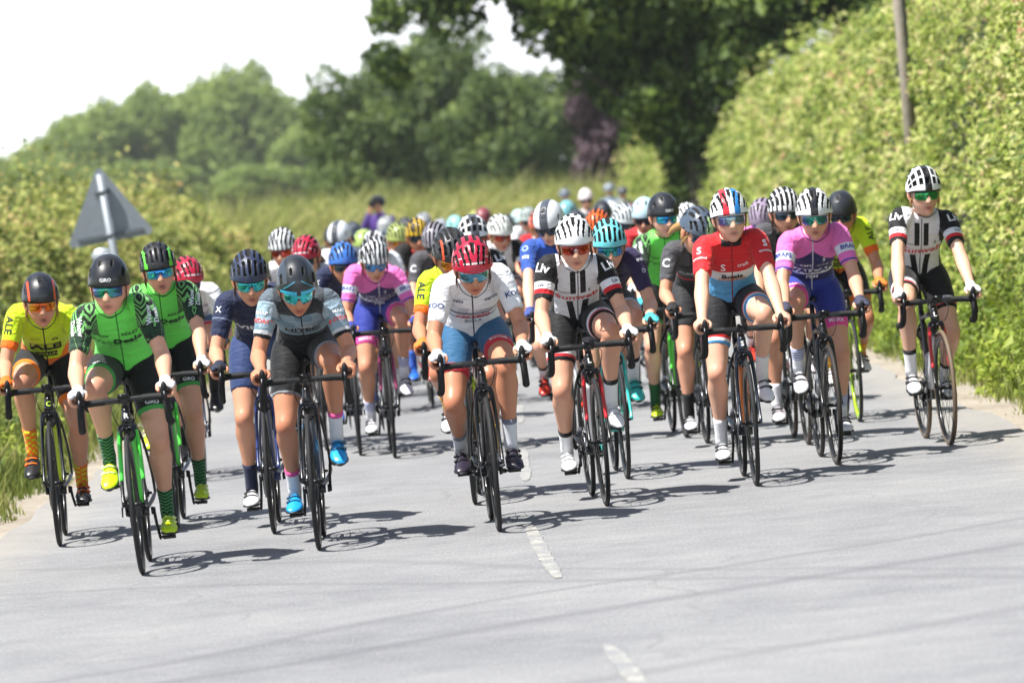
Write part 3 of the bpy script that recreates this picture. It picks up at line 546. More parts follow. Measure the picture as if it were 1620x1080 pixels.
    for q in (-1, 1): cg.tube(spl([o + ax * -0.004 + ax2 * 0.0, o + ax * 0.01 + np.array((q * 0.034, 0, 0)), o + ax * 0.07 + np.array((q * 0.0395, 0, 0)), o + ax * 0.125 + np.array((q * 0.025, 0.02, 0.02)), ], 3), 0.0035, n=6)
    B['cage'] = cg.mesh('bottle_cage')
    gp = MB(); gp.box(0, -0.525, 0.862, 0.05, 0.078, 0.016); gp.tube([(0, -0.48, 0.848), (0, -0.515, 0.853)], 0.012, 0.005, n=8)
    B['computer'] = gp.mesh('bike_computer')
    cb = MB()
    for q in (-1, 1): cb.tube(spl([(q * 0.05, -0.485, 0.835), (q * 0.06, -0.545, 0.80), (q * 0.04, -0.53, 0.73), (q * 0.006, -0.46, 0.70 + 0.02 * q)], 5), 0.0024, n=5)
    B['cable'] = cb.mesh('cable')
    return B
BK = bike_meshes()
BLACKM = M('0d0d0f', 0.35, 0.0, 0.3); RUBBER = M('17171a', 0.75, bmp=0.1); STEEL = M('8d8f93', 0.3, 1.0); DARKST = M('2a2b2e', 0.35, 0.8); TAPE = M('131315', 0.7)
GLASSM = M('07090c', 0.1)
def paint(c): return M(c, 0.28, 0.0, 0.6, var=0.03)

def make_bike(mw, frame='0d0e10', fork=None, accent=None, panel=None, tyre=None, rim='0c0c0e', bottle='c9cbd0', steer=0.0, crank=0.0, tape=None, detail=True, mark=None, markcol='e8e8e8'):
    o = empty('bicycle'); o.matrix_world = mw
    S = steer_m(steer); K = crank_m(crank); fm = paint(frame); fk = paint(fork or frame)
    fr = link('frame', BK['frame'], o, [fm])
    if panel: link('down_tube_panel', BK['panel'], fr, [paint(panel)])
    fo = link('fork', BK['fork'], o, [fk], S)
    if accent: link('blade_panel', BK['blade'], fo, [paint(accent)])
    for nm, y in (('front', WB_F), ('rear', WB_R)):
        mt = Matrix.Translation((0, y, WR))
        w = link('wheel', BK['rim'], o, [M(rim, 0.3, 0, 0.3)], (S @ mt if nm == 'front' else mt) @ Matrix.Rotation(random.uniform(0, 6.2), 4, 'X'))
        link('tyre', BK['tyre'], w, [M(tyre, 0.7) if tyre else RUBBER])
        link('spokes', BK['spokes'], w, [DARKST]); link('hub', BK['hub'], w, [DARKST])
        if detail: link('valve', BK['valve'], w, [STEEL])
    hb = link('handlebar', BK['bar'], o, [BLACKM], S); [link('bar_tape', BK[t_], hb, [M(tape, 0.6) if tape else TAPE]) for t_ in ('tapeL', 'tapeR')]
    link('stem', BK['stem'], o, [BLACKM], S)
    for nm in ('leverL', 'leverR'):
        l = link('brake_lever', BK[nm], o, [DARKST], S); link('hood', BK[nm + '_hood'], l, [TAPE])
    link('saddle', BK['saddle'], o, [BLACKM]); link('seat_post', BK['seat_post'], o, [BLACKM])
    for nm, q in (('crankL', 1), ('crankR', -1)):
        c = link('crank_arm', BK[nm], o, [DARKST], K)
        p = K @ Vector((0, 0, 0.27 - 0.172 * q))
        link('pedal', BK['pedal'], o, [BLACKM], Matrix.Translation(p) @ (Matrix.Rotation(math.pi, 4, 'Z') if q < 0 else Matrix.Identity(4)))
    link('chainring', BK['chainring'], o, [DARKST], K)
    if detail:
        link('cassette', BK['cassette'], o, [STEEL]); link('chain', BK['chain'], o, [STEEL]); link('rear_derailleur', BK['derailleur'], o, [DARKST])
        link('brake_caliper', BK['caliperF'], o, [DARKST], S); link('brake_caliper', BK['caliperR'], o, [DARKST])
        link('bottle_cage', BK['cage'], o, [BLACKM]); link('water_bottle', BK['bottle'], o, [M(bottle, 0.4)])
        link('bike_computer', BK['computer'], o, [GLASSM], S); link('brake_cable', BK['cable'], o, [RUBBER], S)
    if mark:
        flat_text(mark, 0.036, markcol, fr, lambda u, v: (Vector((u, -0.60, 0.760 + v)), Vector((0, 1, 0))), BVH_FRAME, 'head_badge')
    return o
# ------------------------------------------------------------------ lettering, laid on a surface
_txt = {}
def text_geo(s, size, bold):
    k = (s, size, bold)
    if k not in _txt:
        cu = bpy.data.curves.new('t', 'FONT'); cu.body = s; cu.size = size; cu.align_x = 'CENTER'; cu.align_y = 'CENTER'; cu.resolution_u = 2; cu.offset = bold * size
        o = bpy.data.objects.new('t', cu); COL.objects.link(o)
        me = bpy.data.meshes.new_from_object(o); bpy.data.objects.remove(o); bpy.data.curves.remove(cu)
        bm = bmesh.new(); bm.from_mesh(me); bpy.data.meshes.remove(me)
        bmesh.ops.remove_doubles(bm, verts=bm.verts, dist=1e-5)
        bmesh.ops.triangulate(bm, faces=bm.faces)
        for _ in range(2):
            es = [e for e in bm.edges if e.calc_length() > 0.028]
            if es: bmesh.ops.subdivide_edges(bm, edges=es, cuts=1); bmesh.ops.triangulate(bm, faces=bm.faces)
        V = np.array([v.co[:2] for v in bm.verts]) if bm.verts else np.zeros((0, 2)); F = [tuple(v.index for v in f.verts) for f in bm.faces]; bm.free()
        _txt[k] = (V, F)
    return _txt[k]
def flat_text(s, size, col, parent, place, bvh, name='lettering', bold=0.012, rot=0.0, sx=1.0, off=0.0028):
    V, F = text_geo(s, size, bold)
    if not len(V): return None
    out = []; c, q = math.cos(rot), math.sin(rot)
    for u, v in V:
        u *= sx; o, d = place(u * c - v * q, u * q + v * c)
        h = bvh.ray_cast(o, d)
        if h[0] is None: out.append(None)
        else:
            n = h[1] if h[1].dot(d) < 0 else -h[1]
            out.append(h[0] + n * off)
    keep = [f for f in F if all(out[i] is not None for i in f) and all((out[f[k]] - out[f[k - 1]]).length < 0.010 + 2.0 * math.hypot((V[f[k]][0] - V[f[k - 1]][0]) * sx, V[f[k]][1] - V[f[k - 1]][1]) for k in range(3))]
    if not keep: return None
    used = sorted({i for f in keep for i in f}); mp = {i: k for k, i in enumerate(used)}
    me = mesh_from(name, [out[i] for i in used], [tuple(mp[i] for i in f) for f in keep], smooth=False)
    return link(name, me, parent, [M(col, 0.6)])
def bvh_of(me): return BVHTree.FromPolygons([v.co.copy() for v in me.vertices], [tuple(p.vertices) for p in me.polygons])
BVH_FRAME = bvh_of(BK['frame'])

# ------------------------------------------------------------------ skin
def skin_mat(tone):
    m, nt, b = new_mat('skin'); c = lin(tone)
    at = nt.nodes.new('ShaderNodeAttribute'); at.attribute_name = 'col'
    n = noise(nt, 24, 4, 0.6); n2 = noise(nt, 6, 2)
    base = mixc(nt, n, tuple(x * 0.90 for x in c), tuple(min(1, x * 1.08) for x in c))
    base = mixc(nt, (n2 - 0.45) * 0.8, base, (c[0] * 1.0, c[1] * 0.80, c[2] * 0.74))
    mu = nt.nodes.new('ShaderNodeMix'); mu.data_type = 'RGBA'; mu.blend_type = 'MULTIPLY'; mu.inputs[0].default_value = 1.0
    nt.links.new(base, mu.inputs[6]); nt.links.new(at.outputs['Color'], mu.inputs[7]); nt.links.new(mu.outputs[2], b.inputs['Base Color'])
    b.inputs['Roughness'].default_value = 0.42; b.inputs['Specular IOR Level'].default_value = 0.45
    b.inputs['Subsurface Weight'].default_value = 0.12; b.inputs['Subsurface Radius'].default_value = (0.02, 0.008, 0.004); b.inputs['Subsurface Scale'].default_value = 0.5
    bump(nt, b, noise(nt, 160, 3), 0.12, 0.002)
    return m
SKINS = [skin_mat(t) for t in ('d9a488', 'd0987a', 'c5896a', 'dfb096')]

def head_geo(gape=0.0, jaw=1.0, nose=1.0):
    """face looks -Y, chin to crown about 0.225, origin at the middle of the skull"""
    nu, nv = 40, 36; V = []; C = []
    def g(x, s): return math.exp(-(x / s) ** 2)
    for j in range(nv + 1):
        v = math.pi * j / nv
        for i in range(nu):
            u = 2 * math.pi * i / nu
            # finer steps round the face (u = -90 deg faces -Y)
            dx, dy, dz = math.sin(v) * math.cos(u), math.sin(v) * math.sin(u), math.cos(v)
            x, y, z = dx * 0.074, dy * 0.096, dz * 0.112
            if z < 0:
                k = -z / 0.112; x *= 1 - 0.30 * k ** 1.6 * (2 - jaw); 
                y = y * (1 - 0.10 * k) - 0.020 * k
                if dy > 0: y *= 1 - 0.45 * k
            if dy < 0:                                   # face
                fx = abs(x); fr = -dy
                y -= 0.006 * g(z - 0.030, 0.018) * g(fx, 0.045)                    # brow
                y += 0.012 * g(z - 0.008, 0.014) * g(fx - 0.032, 0.017) * fr       # eye sockets
                nz = max(0, min(1, (0.018 - z) / 0.05)); 
                if -0.042 < z < 0.022: y -= (0.006 + 0.020 * nz) * nose * g(fx, 0.0085 + 0.006 * nz) * fr
                y -= 0.004 * g(z + 0.022, 0.022) * g(fx - 0.042, 0.02) * fr        # cheeks
                y -= 0.0075 * g(z + 0.058, 0.007) * g(fx, 0.022) * fr              # upper lip
                y += (0.006 + 0.010 * gape) * g(z + 0.066 + 0.003 * gape, 0.004 + 0.004 * gape) * g(fx, 0.022 - 0.005 * gape) * fr               # mouth
                y -= 0.0075 * g(z + 0.073 + 0.007 * gape, 0.007) * g(fx, 0.019) * fr              # lower lip
                y -= 0.010 * g(z + 0.098, 0.014) * g(fx, 0.024)                    # chin
            c = [1.0, 1.0, 1.0]
            if dy < 0:
                fx = abs(x)
                lip = max(g(z + 0.058, 0.006), g(z + 0.072 + 0.007 * gape, 0.007)) * g(fx, 0.023)
                c = [1 - 0.16 * lip, 1 - 0.55 * lip, 1 - 0.46 * lip]
                ns = g(z + 0.040, 0.006) * g(fx - 0.008, 0.006); c = [q * (1 - 0.45 * ns) for q in c]
                mo = g(z + 0.065 + 0.003 * gape, 0.004 + 0.0035 * gape) * g(fx, 0.021 - 0.004 * gape); c = [q * (1 - (0.7 + 0.25 * gape) * mo) for q in c]
                br = g(z - 0.031, 0.005) * g(fx - 0.032, 0.018); c = [q * (1 - 0.6 * br) for q in c]
                ck = g(z + 0.02, 0.028) * g(fx - 0.042, 0.022); c = [c[0], c[1] * (1 - 0.14 * ck), c[2] * (1 - 0.14 * ck)]
            V.append((x, y, z)); C.append(c + [1])
    F = []
    for j in range(nv):
        for i in range(nu): F.append((j * nu + i, (j + 1) * nu + i, (j + 1) * nu + (i + 1) % nu, j * nu + (i + 1) % nu))
    mb = MB(); mb.add(V, F, 0, np.array(C))
    for s in (-1, 1):
        # ears and eyes
        mb.tube(spl([(s * 0.066, 0.008, -0.035), (s * 0.075, 0.016, -0.02), (s * 0.080, 0.022, 0.004), (s * 0.078, 0.018, 0.022), (s * 0.068, 0.008, 0.026)], 3), spl([[0.006], [0.009], [0.011], [0.010], [0.005]], 3)[:, 0], spl([[0.006], [0.012], [0.017], [0.014], [0.006]], 3)[:, 0], ref=(1, 0, 0), n=8, c=(1, 0.86, 0.84, 1))
        e = np.array((s * 0.031, -0.079, 0.007)); th = np.linspace(0, 2 * math.pi, 12, endpoint=False)
        for q, c in ((0.0115, (1.35, 1.75, 2.0, 1)),):
            mb.rings([e + np.c_[q * math.cos(a) * np.cos(th), np.full(12, -q * math.sin(a) * 0.8), q * 0.55 * math.cos(a) * np.sin(th)] for a in np.linspace(0.0, 1.5, 5)], c=c)
        mb.rings([e + np.c_[0.0052 * math.cos(a) * np.cos(th), np.full(12, -0.0092 - 0.001 * math.sin(a)), 0.0052 * math.cos(a) * np.sin(th)] for a in np.linspace(0.0, 1.5, 3)], c=(0.12, 0.12, 0.12, 1))
    return np.concatenate(mb.V), mb.F, np.concatenate(mb.C)
HEADS = [head_geo(0.0), head_geo(0.9, 1.1, 0.9), head_geo(0.45, 0.85, 1.15), head_geo(0.2, 1.2, 1.05)]; HEAD = HEADS[0]

# ------------------------------------------------------------------ helmet shapes
def helmet_mesh(kind):
    na, nb = 66, 64; A = np.radians(np.linspace(-86, 86, na + 1)); Bv = np.radians(np.linspace(-3, 184, nb + 1))
    def pt(a, b, k=1.0):
        x = 0.101 * k * math.sin(a); y = -0.132 * k * math.cos(a) * math.cos(b); z = 0.122 * k * math.cos(a) * math.sin(b)
        if y > 0: x *= 1 - 0.9 * y; y *= 1.12
        w = max(0.0, math.degrees(b) - 95) / 90; z -= 0.03 * w * w * math.cos(a)
        z -= 0.020 * abs(math.sin(a)) ** 6
        return (x, y + 0.012, z)
    def vent(ad, bd):
        s = abs(ad)
        if kind == 'ribbed':     # rows of long narrow openings, front and crown
            for c0 in (0, 17, 34, 51):
                if abs(s - c0 - 0.05 * (bd - 30)) < 4.6 and (10 + 0.13 * s < bd < 56 - 0.2 * s or 63 - .2 * s < bd < 112 or 124 < bd < 160): return True
            return 64 < s < 72 and 25 < bd < 130
        if kind == 'aero':       # almost closed: two small slots high on the front, two at the sides
            return (13 < s < 21 and 44 < bd < 64) or (44 < s < 54 and 26 < bd < 60) or (s < 30 and 135 < bd < 160 and (s % 12) < 7)
        if kind == 'smooth':     # closed shell with one grille window
            return (s < 9 and 30 < bd < 62 and int(bd / 4) % 2 == 0) or (52 < s < 58 and 30 < bd < 55)
        if kind == 'wedge':      # long openings that converge towards the brow
            if s < 3.0 + (bd - 40) * 0.13 and 40 < bd < 72: return True
            for c0, hw, b0, b1 in ((9, 4.2, 17, 64), (25, 5.0, 15, 66), (45, 5.0, 14, 60)):
                m = (bd - b0) / (b1 - b0)
                if 0 < m < 1 and abs(s - (c0 + 0.20 * (bd - b0))) < hw * (0.55 + 0.55 * m): return True
            if 60 < s < 68 and 20 < bd < 75: return True
            return (abs(s - 11) < 4.5 or abs(s - 31) < 5 or abs(s - 50) < 5) and (80 - s * 0.1 < bd < 118 or 128 < bd < 156)
        if kind == 'round':      # two rows of oval openings
            for c0 in (0, 22, 44, 62):
                if abs(s - c0) < 7 and (14 < bd < 34 or 40 < bd < 66 or 84 < bd < 110): return True
        return False
    msk = np.array([[vent(math.degrees((A[i] + A[i + 1]) / 2), math.degrees((Bv[j] + Bv[j + 1]) / 2)) for j in range(nb)] for i in range(na)])
    V = []; K = []
    for i in range(na + 1):
        for j in range(nb + 1):
            adj = [msk[p][q] for p in (i - 1, i) for q in (j - 1, j) if 0 <= p < na and 0 <= q < nb]
            deep = all(adj); V.append(pt(A[i], Bv[j], 0.86 if deep else 1.0 + (0.012 if any(adj) else 0)))
            K.append((A[i], (Bv[j] - math.pi / 2), 0))
    F = []; fm = []; w = nb + 1
    for i in range(na):
        for j in range(nb):
            F.append((i * w + j, i * w + j + 1, (i + 1) * w + j + 1, (i + 1) * w + j)); fm.append(1 if msk[i][j] else 0)
    # rim turned inwards
    rim = [i * w for i in range(na + 1)] + [na * w + j for j in range(1, nb + 1)] + [i * w + nb for i in range(na - 1, -1, -1)] + [j for j in range(nb - 1, 0, -1)]
    n0 = len(V)
    for k in rim: v = V[k]; V.append((v[0] * 0.86, (v[1] - 0.012) * 0.88 + 0.012, v[2] - 0.006)); K.append(K[k])
    for q in range(len(rim)):
        a, b = rim[q], rim[(q + 1) % len(rim)]; F.append((a, b, n0 + (q + 1) % len(rim), n0 + q)); fm.append(1)
    me = mesh_from('helmet', V, F, True, None, fm)
    at = me.attributes.new('ka', 'FLOAT_VECTOR', 'POINT'); at.data.foreach_set('vector', np.array(K, dtype=np.float32).ravel())
    for m in (BLACKM, BLACKM): me.materials.append(m)
    return me
HELM = {k: helmet_mesh(k) for k in ('ribbed', 'aero', 'smooth', 'wedge', 'round')}
VENT = M('08080a', 0.8)
def attr3(nt, name):
    a = nt.nodes.new('ShaderNodeAttribute'); a.attribute_name = name; s = nt.nodes.new('ShaderNodeSeparateXYZ'); nt.links.new(a.outputs['Vector'], s.inputs[0])
    return [X(nt, q) for q in s.outputs]
_hm = {}
def helmet_mat(base, layers=None, gloss=0.25):
    key = (base, id(layers), gloss)
    if key in _hm: return _hm[key]
    m, nt, b = new_mat('helmet_shell'); a, l, _ = attr3(nt, 'ka'); c = lin(base)
    n = noise(nt, 40, 2); col = mixc(nt, n, tuple(q * 0.93 for q in c), tuple(min(1, q * 1.06) for q in c))
    for msk, cc in (layers(a, l) if layers else ()): col = mixc(nt, msk, col, lin(cc))
    nt.links.new(col, b.inputs['Base Color']); b.inputs['Roughness'].default_value = gloss; b.inputs['Coat Weight'].default_value = 0.4
    _hm[key] = m; return m

def lens_geo():
    V = []; n = 26
    for i in range(n + 1):
        t = -1 + 2 * i / n; a = t * R_(66); x = 0.073 * math.sin(a); y = -0.103 + 0.088 * (1 - math.cos(a)) 
        top = 0.022 - 0.004 * t * t; bot = -0.029 + 0.007 * t ** 4 + 0.014 * math.exp(-(t / 0.11) ** 2)
        for k in range(5): q = k / 4; V.append((x, y - 0.003 * math.sin(math.pi * q), bot + (top - bot) * q + 0.006))
    F = [(i * 5 + k, (i + 1) * 5 + k, (i + 1) * 5 + k + 1, i * 5 + k + 1) for i in range(n) for k in range(4)]
    top = [V[i * 5 + 4] for i in range(n + 1)]
    fr = MB(); fr.tube([(x, y - 0.001, z) for x, y, z in top], 0.0032, ref=(0, 0, 1), n=6)
    for s in (-1, 1):
        e = np.array(top[-1 if s > 0 else 0]); fr.tube([e, e + (s * 0.008, 0.03, -0.002), (s * 0.079, 0.03, 0.022), (s * 0.074, 0.05, 0.015)], 0.0028, ref=(0, 0, 1), n=6)
    fr.tube([(-0.009, -0.104, 0.0), (0, -0.109, 0.008), (0.009, -0.104, 0.0)], 0.003, ref=(0, 0, 1), n=6)
    bm = bmesh.new(); vs_ = [bm.verts.new(v) for v in V]
    for f in F: bm.faces.new([vs_[i] for i in f])
    bmesh.ops.recalc_face_normals(bm, faces=bm.faces); bmesh.ops.solidify(bm, geom=bm.faces[:], thickness=0.0018)
    me = bpy.data.meshes.new('lens'); bm.to_mesh(me); bm.free(); me.polygons.foreach_set('use_smooth', np.ones(len(me.polygons), bool))
    return me, fr.mesh('glasses_frame')
LENS, GFRAME = lens_geo()
_lm = {}
def lens_mat(c1, c2):
    """mirrored coating that shifts colour across the lens"""
    if (c1, c2) in _lm: return _lm[(c1, c2)]
    m, nt, b = new_mat('mirror_lens'); tc = nt.nodes.new('ShaderNodeTexCoord'); s = nt.nodes.new('ShaderNodeSeparateXYZ'); nt.links.new(tc.outputs['Object'], s.inputs[0])
    n = noise(nt, 22, 2); f = X(nt, s.outputs[0]).abs() * 14 + (n - 0.5) * 0.9
    nt.links.new(mixc(nt, f, lin(c1), lin(c2)), b.inputs['Base Color']); b.inputs['Metallic'].default_value = 0.75; b.inputs['Roughness'].default_value = 0.12
    b.inputs['Coat Weight'].default_value = 0.6; b.inputs['Coat Roughness'].default_value = 0.04
    _lm[(c1, c2)] = m; return m

# ------------------------------------------------------------------ pose
def ik(a, b, l1, l2, pole):
    a, b = np.asarray(a, float), np.asarray(b, float); d = b - a; L_ = np.linalg.norm(d)
    if L_ > (l1 + l2) * 0.998: l1, l2 = l1 * L_ / (l1 + l2) * 1.002, l2 * L_ / (l1 + l2) * 1.002
    u = d / L_; x = (l1 * l1 - l2 * l2 + L_ * L_) / (2 * L_); h = math.sqrt(max(1e-6, l1 * l1 - x * x))
    p = np.asarray(pole, float); p = unit(p - u * np.dot(p, u)); return a + u * x + p * h
def pose(lean=46, crank=0, hyaw=0, hpitch=0, hroll=0, drops=False, elbow=0.35, knee=0.12, steer=0.0, sway=0.0, tilt=0.0, ankle=14, face=0):
    P = {}; Lr = R_(lean)
    p0 = np.array((0, 0.195, 0.985)); d = np.array((0, -math.cos(Lr), math.sin(Lr))); nb = np.array((0, math.sin(Lr), math.cos(Lr)))
    S = p0 + d * 0.475 + np.array((sway, 0, 0)); P['face'] = face
    ctrl = [p0 - d * 0.07 + nb * -0.015, p0, p0 + d * 0.16 + nb * 0.030, p0 + d * 0.33 + nb * 0.030 + np.array((sway * 0.6, 0, 0)), S, S + d * 0.05 + np.array((0, -0.012, 0.012))]
    sp_ = spl(ctrl, 14); seg = np.r_[0, np.cumsum(np.linalg.norm(np.diff(sp_, axis=0), axis=1))]
    h = seg - seg[np.argmin(np.linalg.norm(sp_ - p0, axis=1))]
    T = np.gradient(sp_, axis=0); T /= np.linalg.norm(T, axis=1)[:, None]
    N = np.cross(T, (1, 0, 0)); N = -N if N[:, 1].mean() > 0 else N      # front of the body: towards -Y
    P.update(spine=sp_, h=h, T=T, N=N, S=S)
    P['head'] = S + np.array((0.0, -0.130 - 0.0006 * (46 - lean) * 10, 0.112)); 
    Hm = Matrix.Translation(P['head']) @ Matrix.Rotation(R_(hyaw), 4, 'Z') @ Matrix.Rotation(R_(hpitch), 4, 'X') @ Matrix.Rotation(R_(hroll), 4, 'Y') @ Matrix.Scale(1.075, 4)
    P['Hm'] = Hm
    St = steer_m(steer); Cm = crank_m(R_(crank))
    for s in (1, -1):
        hip = np.array((s * 0.088, 0.165, 0.985)); ped = Cm @ Vector((0, 0, 0.27 - 0.172 * s)); ped = np.array((s * 0.128, ped.y, ped.z + 0.012))
        a = R_(ankle - 10 * math.cos(R_(crank)) * s)      # heel lift
        fu = np.array((s * 0.05, -math.cos(a), -math.sin(a))); fu = unit(fu); up = unit(np.cross(fu, (1, 0, 0))); up = up if up[2] > 0 else -up
        ank = ped - fu * 0.118 + up * 0.10
        kn = ik(hip, ank, 0.415, 0.405, (s * knee, -1, 0.15))
        P[s] = dict(hip=hip, knee=kn, ank=ank, ped=ped, fu=fu, up=up)
        sh = S + np.array((s * 0.146, -0.005 - s * tilt * 0.8, -0.012 + s * tilt))
        if drops: w = St @ Vector((s * 0.214, -0.487, 0.767)); g = St @ Vector((s * 0.211, -0.545, 0.755))
        else: w = St @ Vector((s * 0.212, -0.505, 0.905)); g = St @ Vector((s * 0.207, -0.572, 0.889))
        w = np.array(w); g = np.array(g)
        el = ik(sh, w, 0.285, 0.245, (s * elbow, 0.55, -0.75))
        P[s].update(sh=sh, el=el, wr=w, gr=g)
    P['drops'] = drops
    return P

def voxel(V, F, size, smooth_it):
    me = mesh_from('vx', V, F); o = bpy.data.objects.new('vx', me); COL.objects.link(o)
    r = o.modifiers.new('r', 'REMESH'); r.mode = 'VOXEL'; r.voxel_size = size; r.use_smooth_shade = True
    s = o.modifiers.new('s', 'SMOOTH'); s.factor = 0.5; s.iterations = smooth_it
    dg = bpy.context.evaluated_depsgraph_get(); out = bpy.data.meshes.new_from_object(o.evaluated_get(dg), depsgraph=dg)
    bpy.data.objects.remove(o); bpy.data.meshes.remove(me); out.polygons.foreach_set('use_smooth', np.ones(len(out.polygons), bool))
    out.materials.clear(); return out
def verts_of(me): a = np.empty(len(me.vertices) * 3, np.float32); me.vertices.foreach_get('co', a); return a.reshape(-1, 3).astype(float)
def set_attr(me, name, A): at = me.attributes.new(name, 'FLOAT_VECTOR', 'POINT'); at.data.foreach_set('vector', np.ascontiguousarray(A, dtype=np.float32).ravel())

def spine_at(P, h):
    sp_, hh = P['spine'], P['h']
    return np.array([np.interp(h, hh, sp_[:, k]) for k in range(3)]), unit([np.interp(h, hh, P['N'][:, k]) for k in range(3)]), unit([np.interp(h, hh, P['T'][:, k]) for k in range(3)])
def torso_rings(P, sect, n=28, fit=1.0):
    out = []; th = np.linspace(0, 2 * math.pi, n, endpoint=False)
    for h, w, df, db in sect:
        c, N, T = spine_at(P, h); cs, sn = np.cos(th), np.sin(th)
        ex = 0.82; X_ = np.sign(cs) * np.abs(cs) ** ex * w * fit; D = np.sign(sn) * np.abs(sn) ** ex; D = np.where(D > 0, D * df, D * db) * fit
        out.append(c + np.outer(X_, (1, 0, 0)) + np.outer(D, N))
    return out
JSECT = [(0.055, 0.150, 0.108, 0.105), (0.09, 0.146, 0.104, 0.10), (0.16, 0.132, 0.097, 0.092), (0.23, 0.132, 0.102, 0.088), (0.30, 0.143, 0.118, 0.088), (0.355, 0.153, 0.124, 0.088),
         (0.41, 0.154, 0.110, 0.085), (0.455, 0.140, 0.090, 0.080), (0.495, 0.110, 0.074, 0.070), (0.525, 0.066, 0.058, 0.062)]
SSECT = [(-0.065, 0.11, 0.07, 0.10), (-0.02, 0.150, 0.095, 0.118), (0.03, 0.154, 0.104, 0.112), (0.09, 0.140, 0.099, 0.095), (0.16, 0.122, 0.088, 0.082)]

def lerp(a, b, t): return np.asarray(a) * (1 - t) + np.asarray(b) * t
def build_body(P):
    mb = MB()
    mb.rings(torso_rings(P, [(h, w * 0.86, f * 0.82, b * 0.86) for h, w, f, b in [(-0.05, 0.12, 0.08, 0.1)] + JSECT[1:]], 20))
    # neck
    hc = np.array(P['Hm'] @ Vector((0, 0.022, -0.03))); b0, N, T = spine_at(P, 0.46)
    b0 = b0 - N * 0.012
    mb.tube(spl(np.c_[[b0, b0 * 0.45 + hc * 0.55 + np.array((0, 0.012, 0)), hc], [0.062, 0.053, 0.052]], 4)[:, :3], spl([[0.058], [0.054], [0.052]], 4)[:, 0], spl([[0.046], [0.054], [0.056]], 4)[:, 0], n=16)
    HV, HF, HC = HEADS[P['face']]; Hm = np.array(P['Hm']); mb.add(HV @ Hm[:3, :3].T + Hm[:3, 3], HF, 0, HC)
    for s in (1, -1):
        q = P[s]; hip, kn, an = q['hip'], q['knee'], q['ank']; kf = unit(kn - (hip + an) / 2) if np.linalg.norm(kn - (hip + an) / 2) > 0.02 else np.array((0, -1, 0))
        shank = unit(an - kn); back = -unit(kf - shank * np.dot(kf, shank))
        ctl = [(*lerp(hip, kn, 0.05), .080, .088), (*lerp(hip, kn, 0.35), .076, .084), (*(lerp(hip, kn, 0.65) + kf * 0.006), .064, .070), (*(lerp(hip, kn, 0.86) + kf * 0.004), .053, .056), (*(kn + kf * 0.006), .048, .052),
               (*(lerp(kn, an, 0.10) + kf * 0.006), .045, .049), (*(lerp(kn, an, 0.26) + back * 0.010), .050, .054), (*(lerp(kn, an, 0.42) + back * 0.010), .046, .050), (*(lerp(kn, an, 0.66) + back * 0.004), .035, .038), (*lerp(kn, an, 0.88), .029, .033), (*an, .030, .036), (*(an - q['up'] * 0.04 + q['fu'] * 0.01), .028, .034)]
        S_ = spl(ctl, 4); rr = np.array(tube_rings(S_[:, :3], S_[:, 3] * 1.07, S_[:, 4] * 1.07, n=18)); cc = np.ones((len(S_), 18, 4))
        u_ = rr - S_[:, None, :3]; u_ /= np.linalg.norm(u_, axis=2)[:, :, None]; fd = u_ @ kf; inn = u_ @ np.array((-s, 0, 0.)); ii = np.arange(len(S_))[:, None]; gs = lambda c0, w: np.exp(-((ii - c0) / w) ** 2)
        amp = 0.008 * gs(16.5, 1.6) * np.clip(fd, 0, 1) ** 3 - 0.005 * gs(19.5, 1.3) * np.clip(fd, 0, 1) ** 2 + 0.008 * gs(12.5, 2.2) * np.clip(inn * 0.8 + fd * 0.6, 0, 1) ** 3 - 0.005 * gs(14.6, 1.2) * np.clip(fd, 0, 1) + 0.007 * gs(24, 3) * np.clip(inn * 0.7 - fd * 0.5, 0, 1) ** 2 + 0.005 * gs(23, 3) * np.clip(-inn, 0, 1) ** 2
        rr = rr + u_ * amp[:, :, None]; kr = (gs(17, 2.4) * np.clip(fd, 0, 1))[:, :, None]; cc[:, :, :3] = 1 - kr * np.array((0.06, 0.17, 0.19))
        mb.rings(list(rr), c=cc.reshape(-1, 4))
        sh, el, wr = q['sh'], q['el'], q['wr']
        ctl = [(*lerp(sh, el, 0.0), .048, .050), (*lerp(sh, el, 0.3), .043, .048), (*lerp(sh, el, 0.65), .037, .041), (*lerp(sh, el, 0.93), .034, .035), (*lerp(el, wr, 0.08), .035, .034), (*lerp(el, wr, 0.28), .036, .033), (*lerp(el, wr, 0.6), .029, .027), (*lerp(el, wr, 0.9), .0235, .0195), (*wr, .025, .019)]
        kk = np.interp(np.arange(len(S_ := spl(ctl, 4))), (0, 12, 16, 30), (1.0, 1.12, 1.16, 1.12)); mb.tube(S_[:, :3], S_[:, 3] * kk, S_[:, 4] * kk, n=14)
        hand(mb, P, s, 1.0, full=True)
    return mb
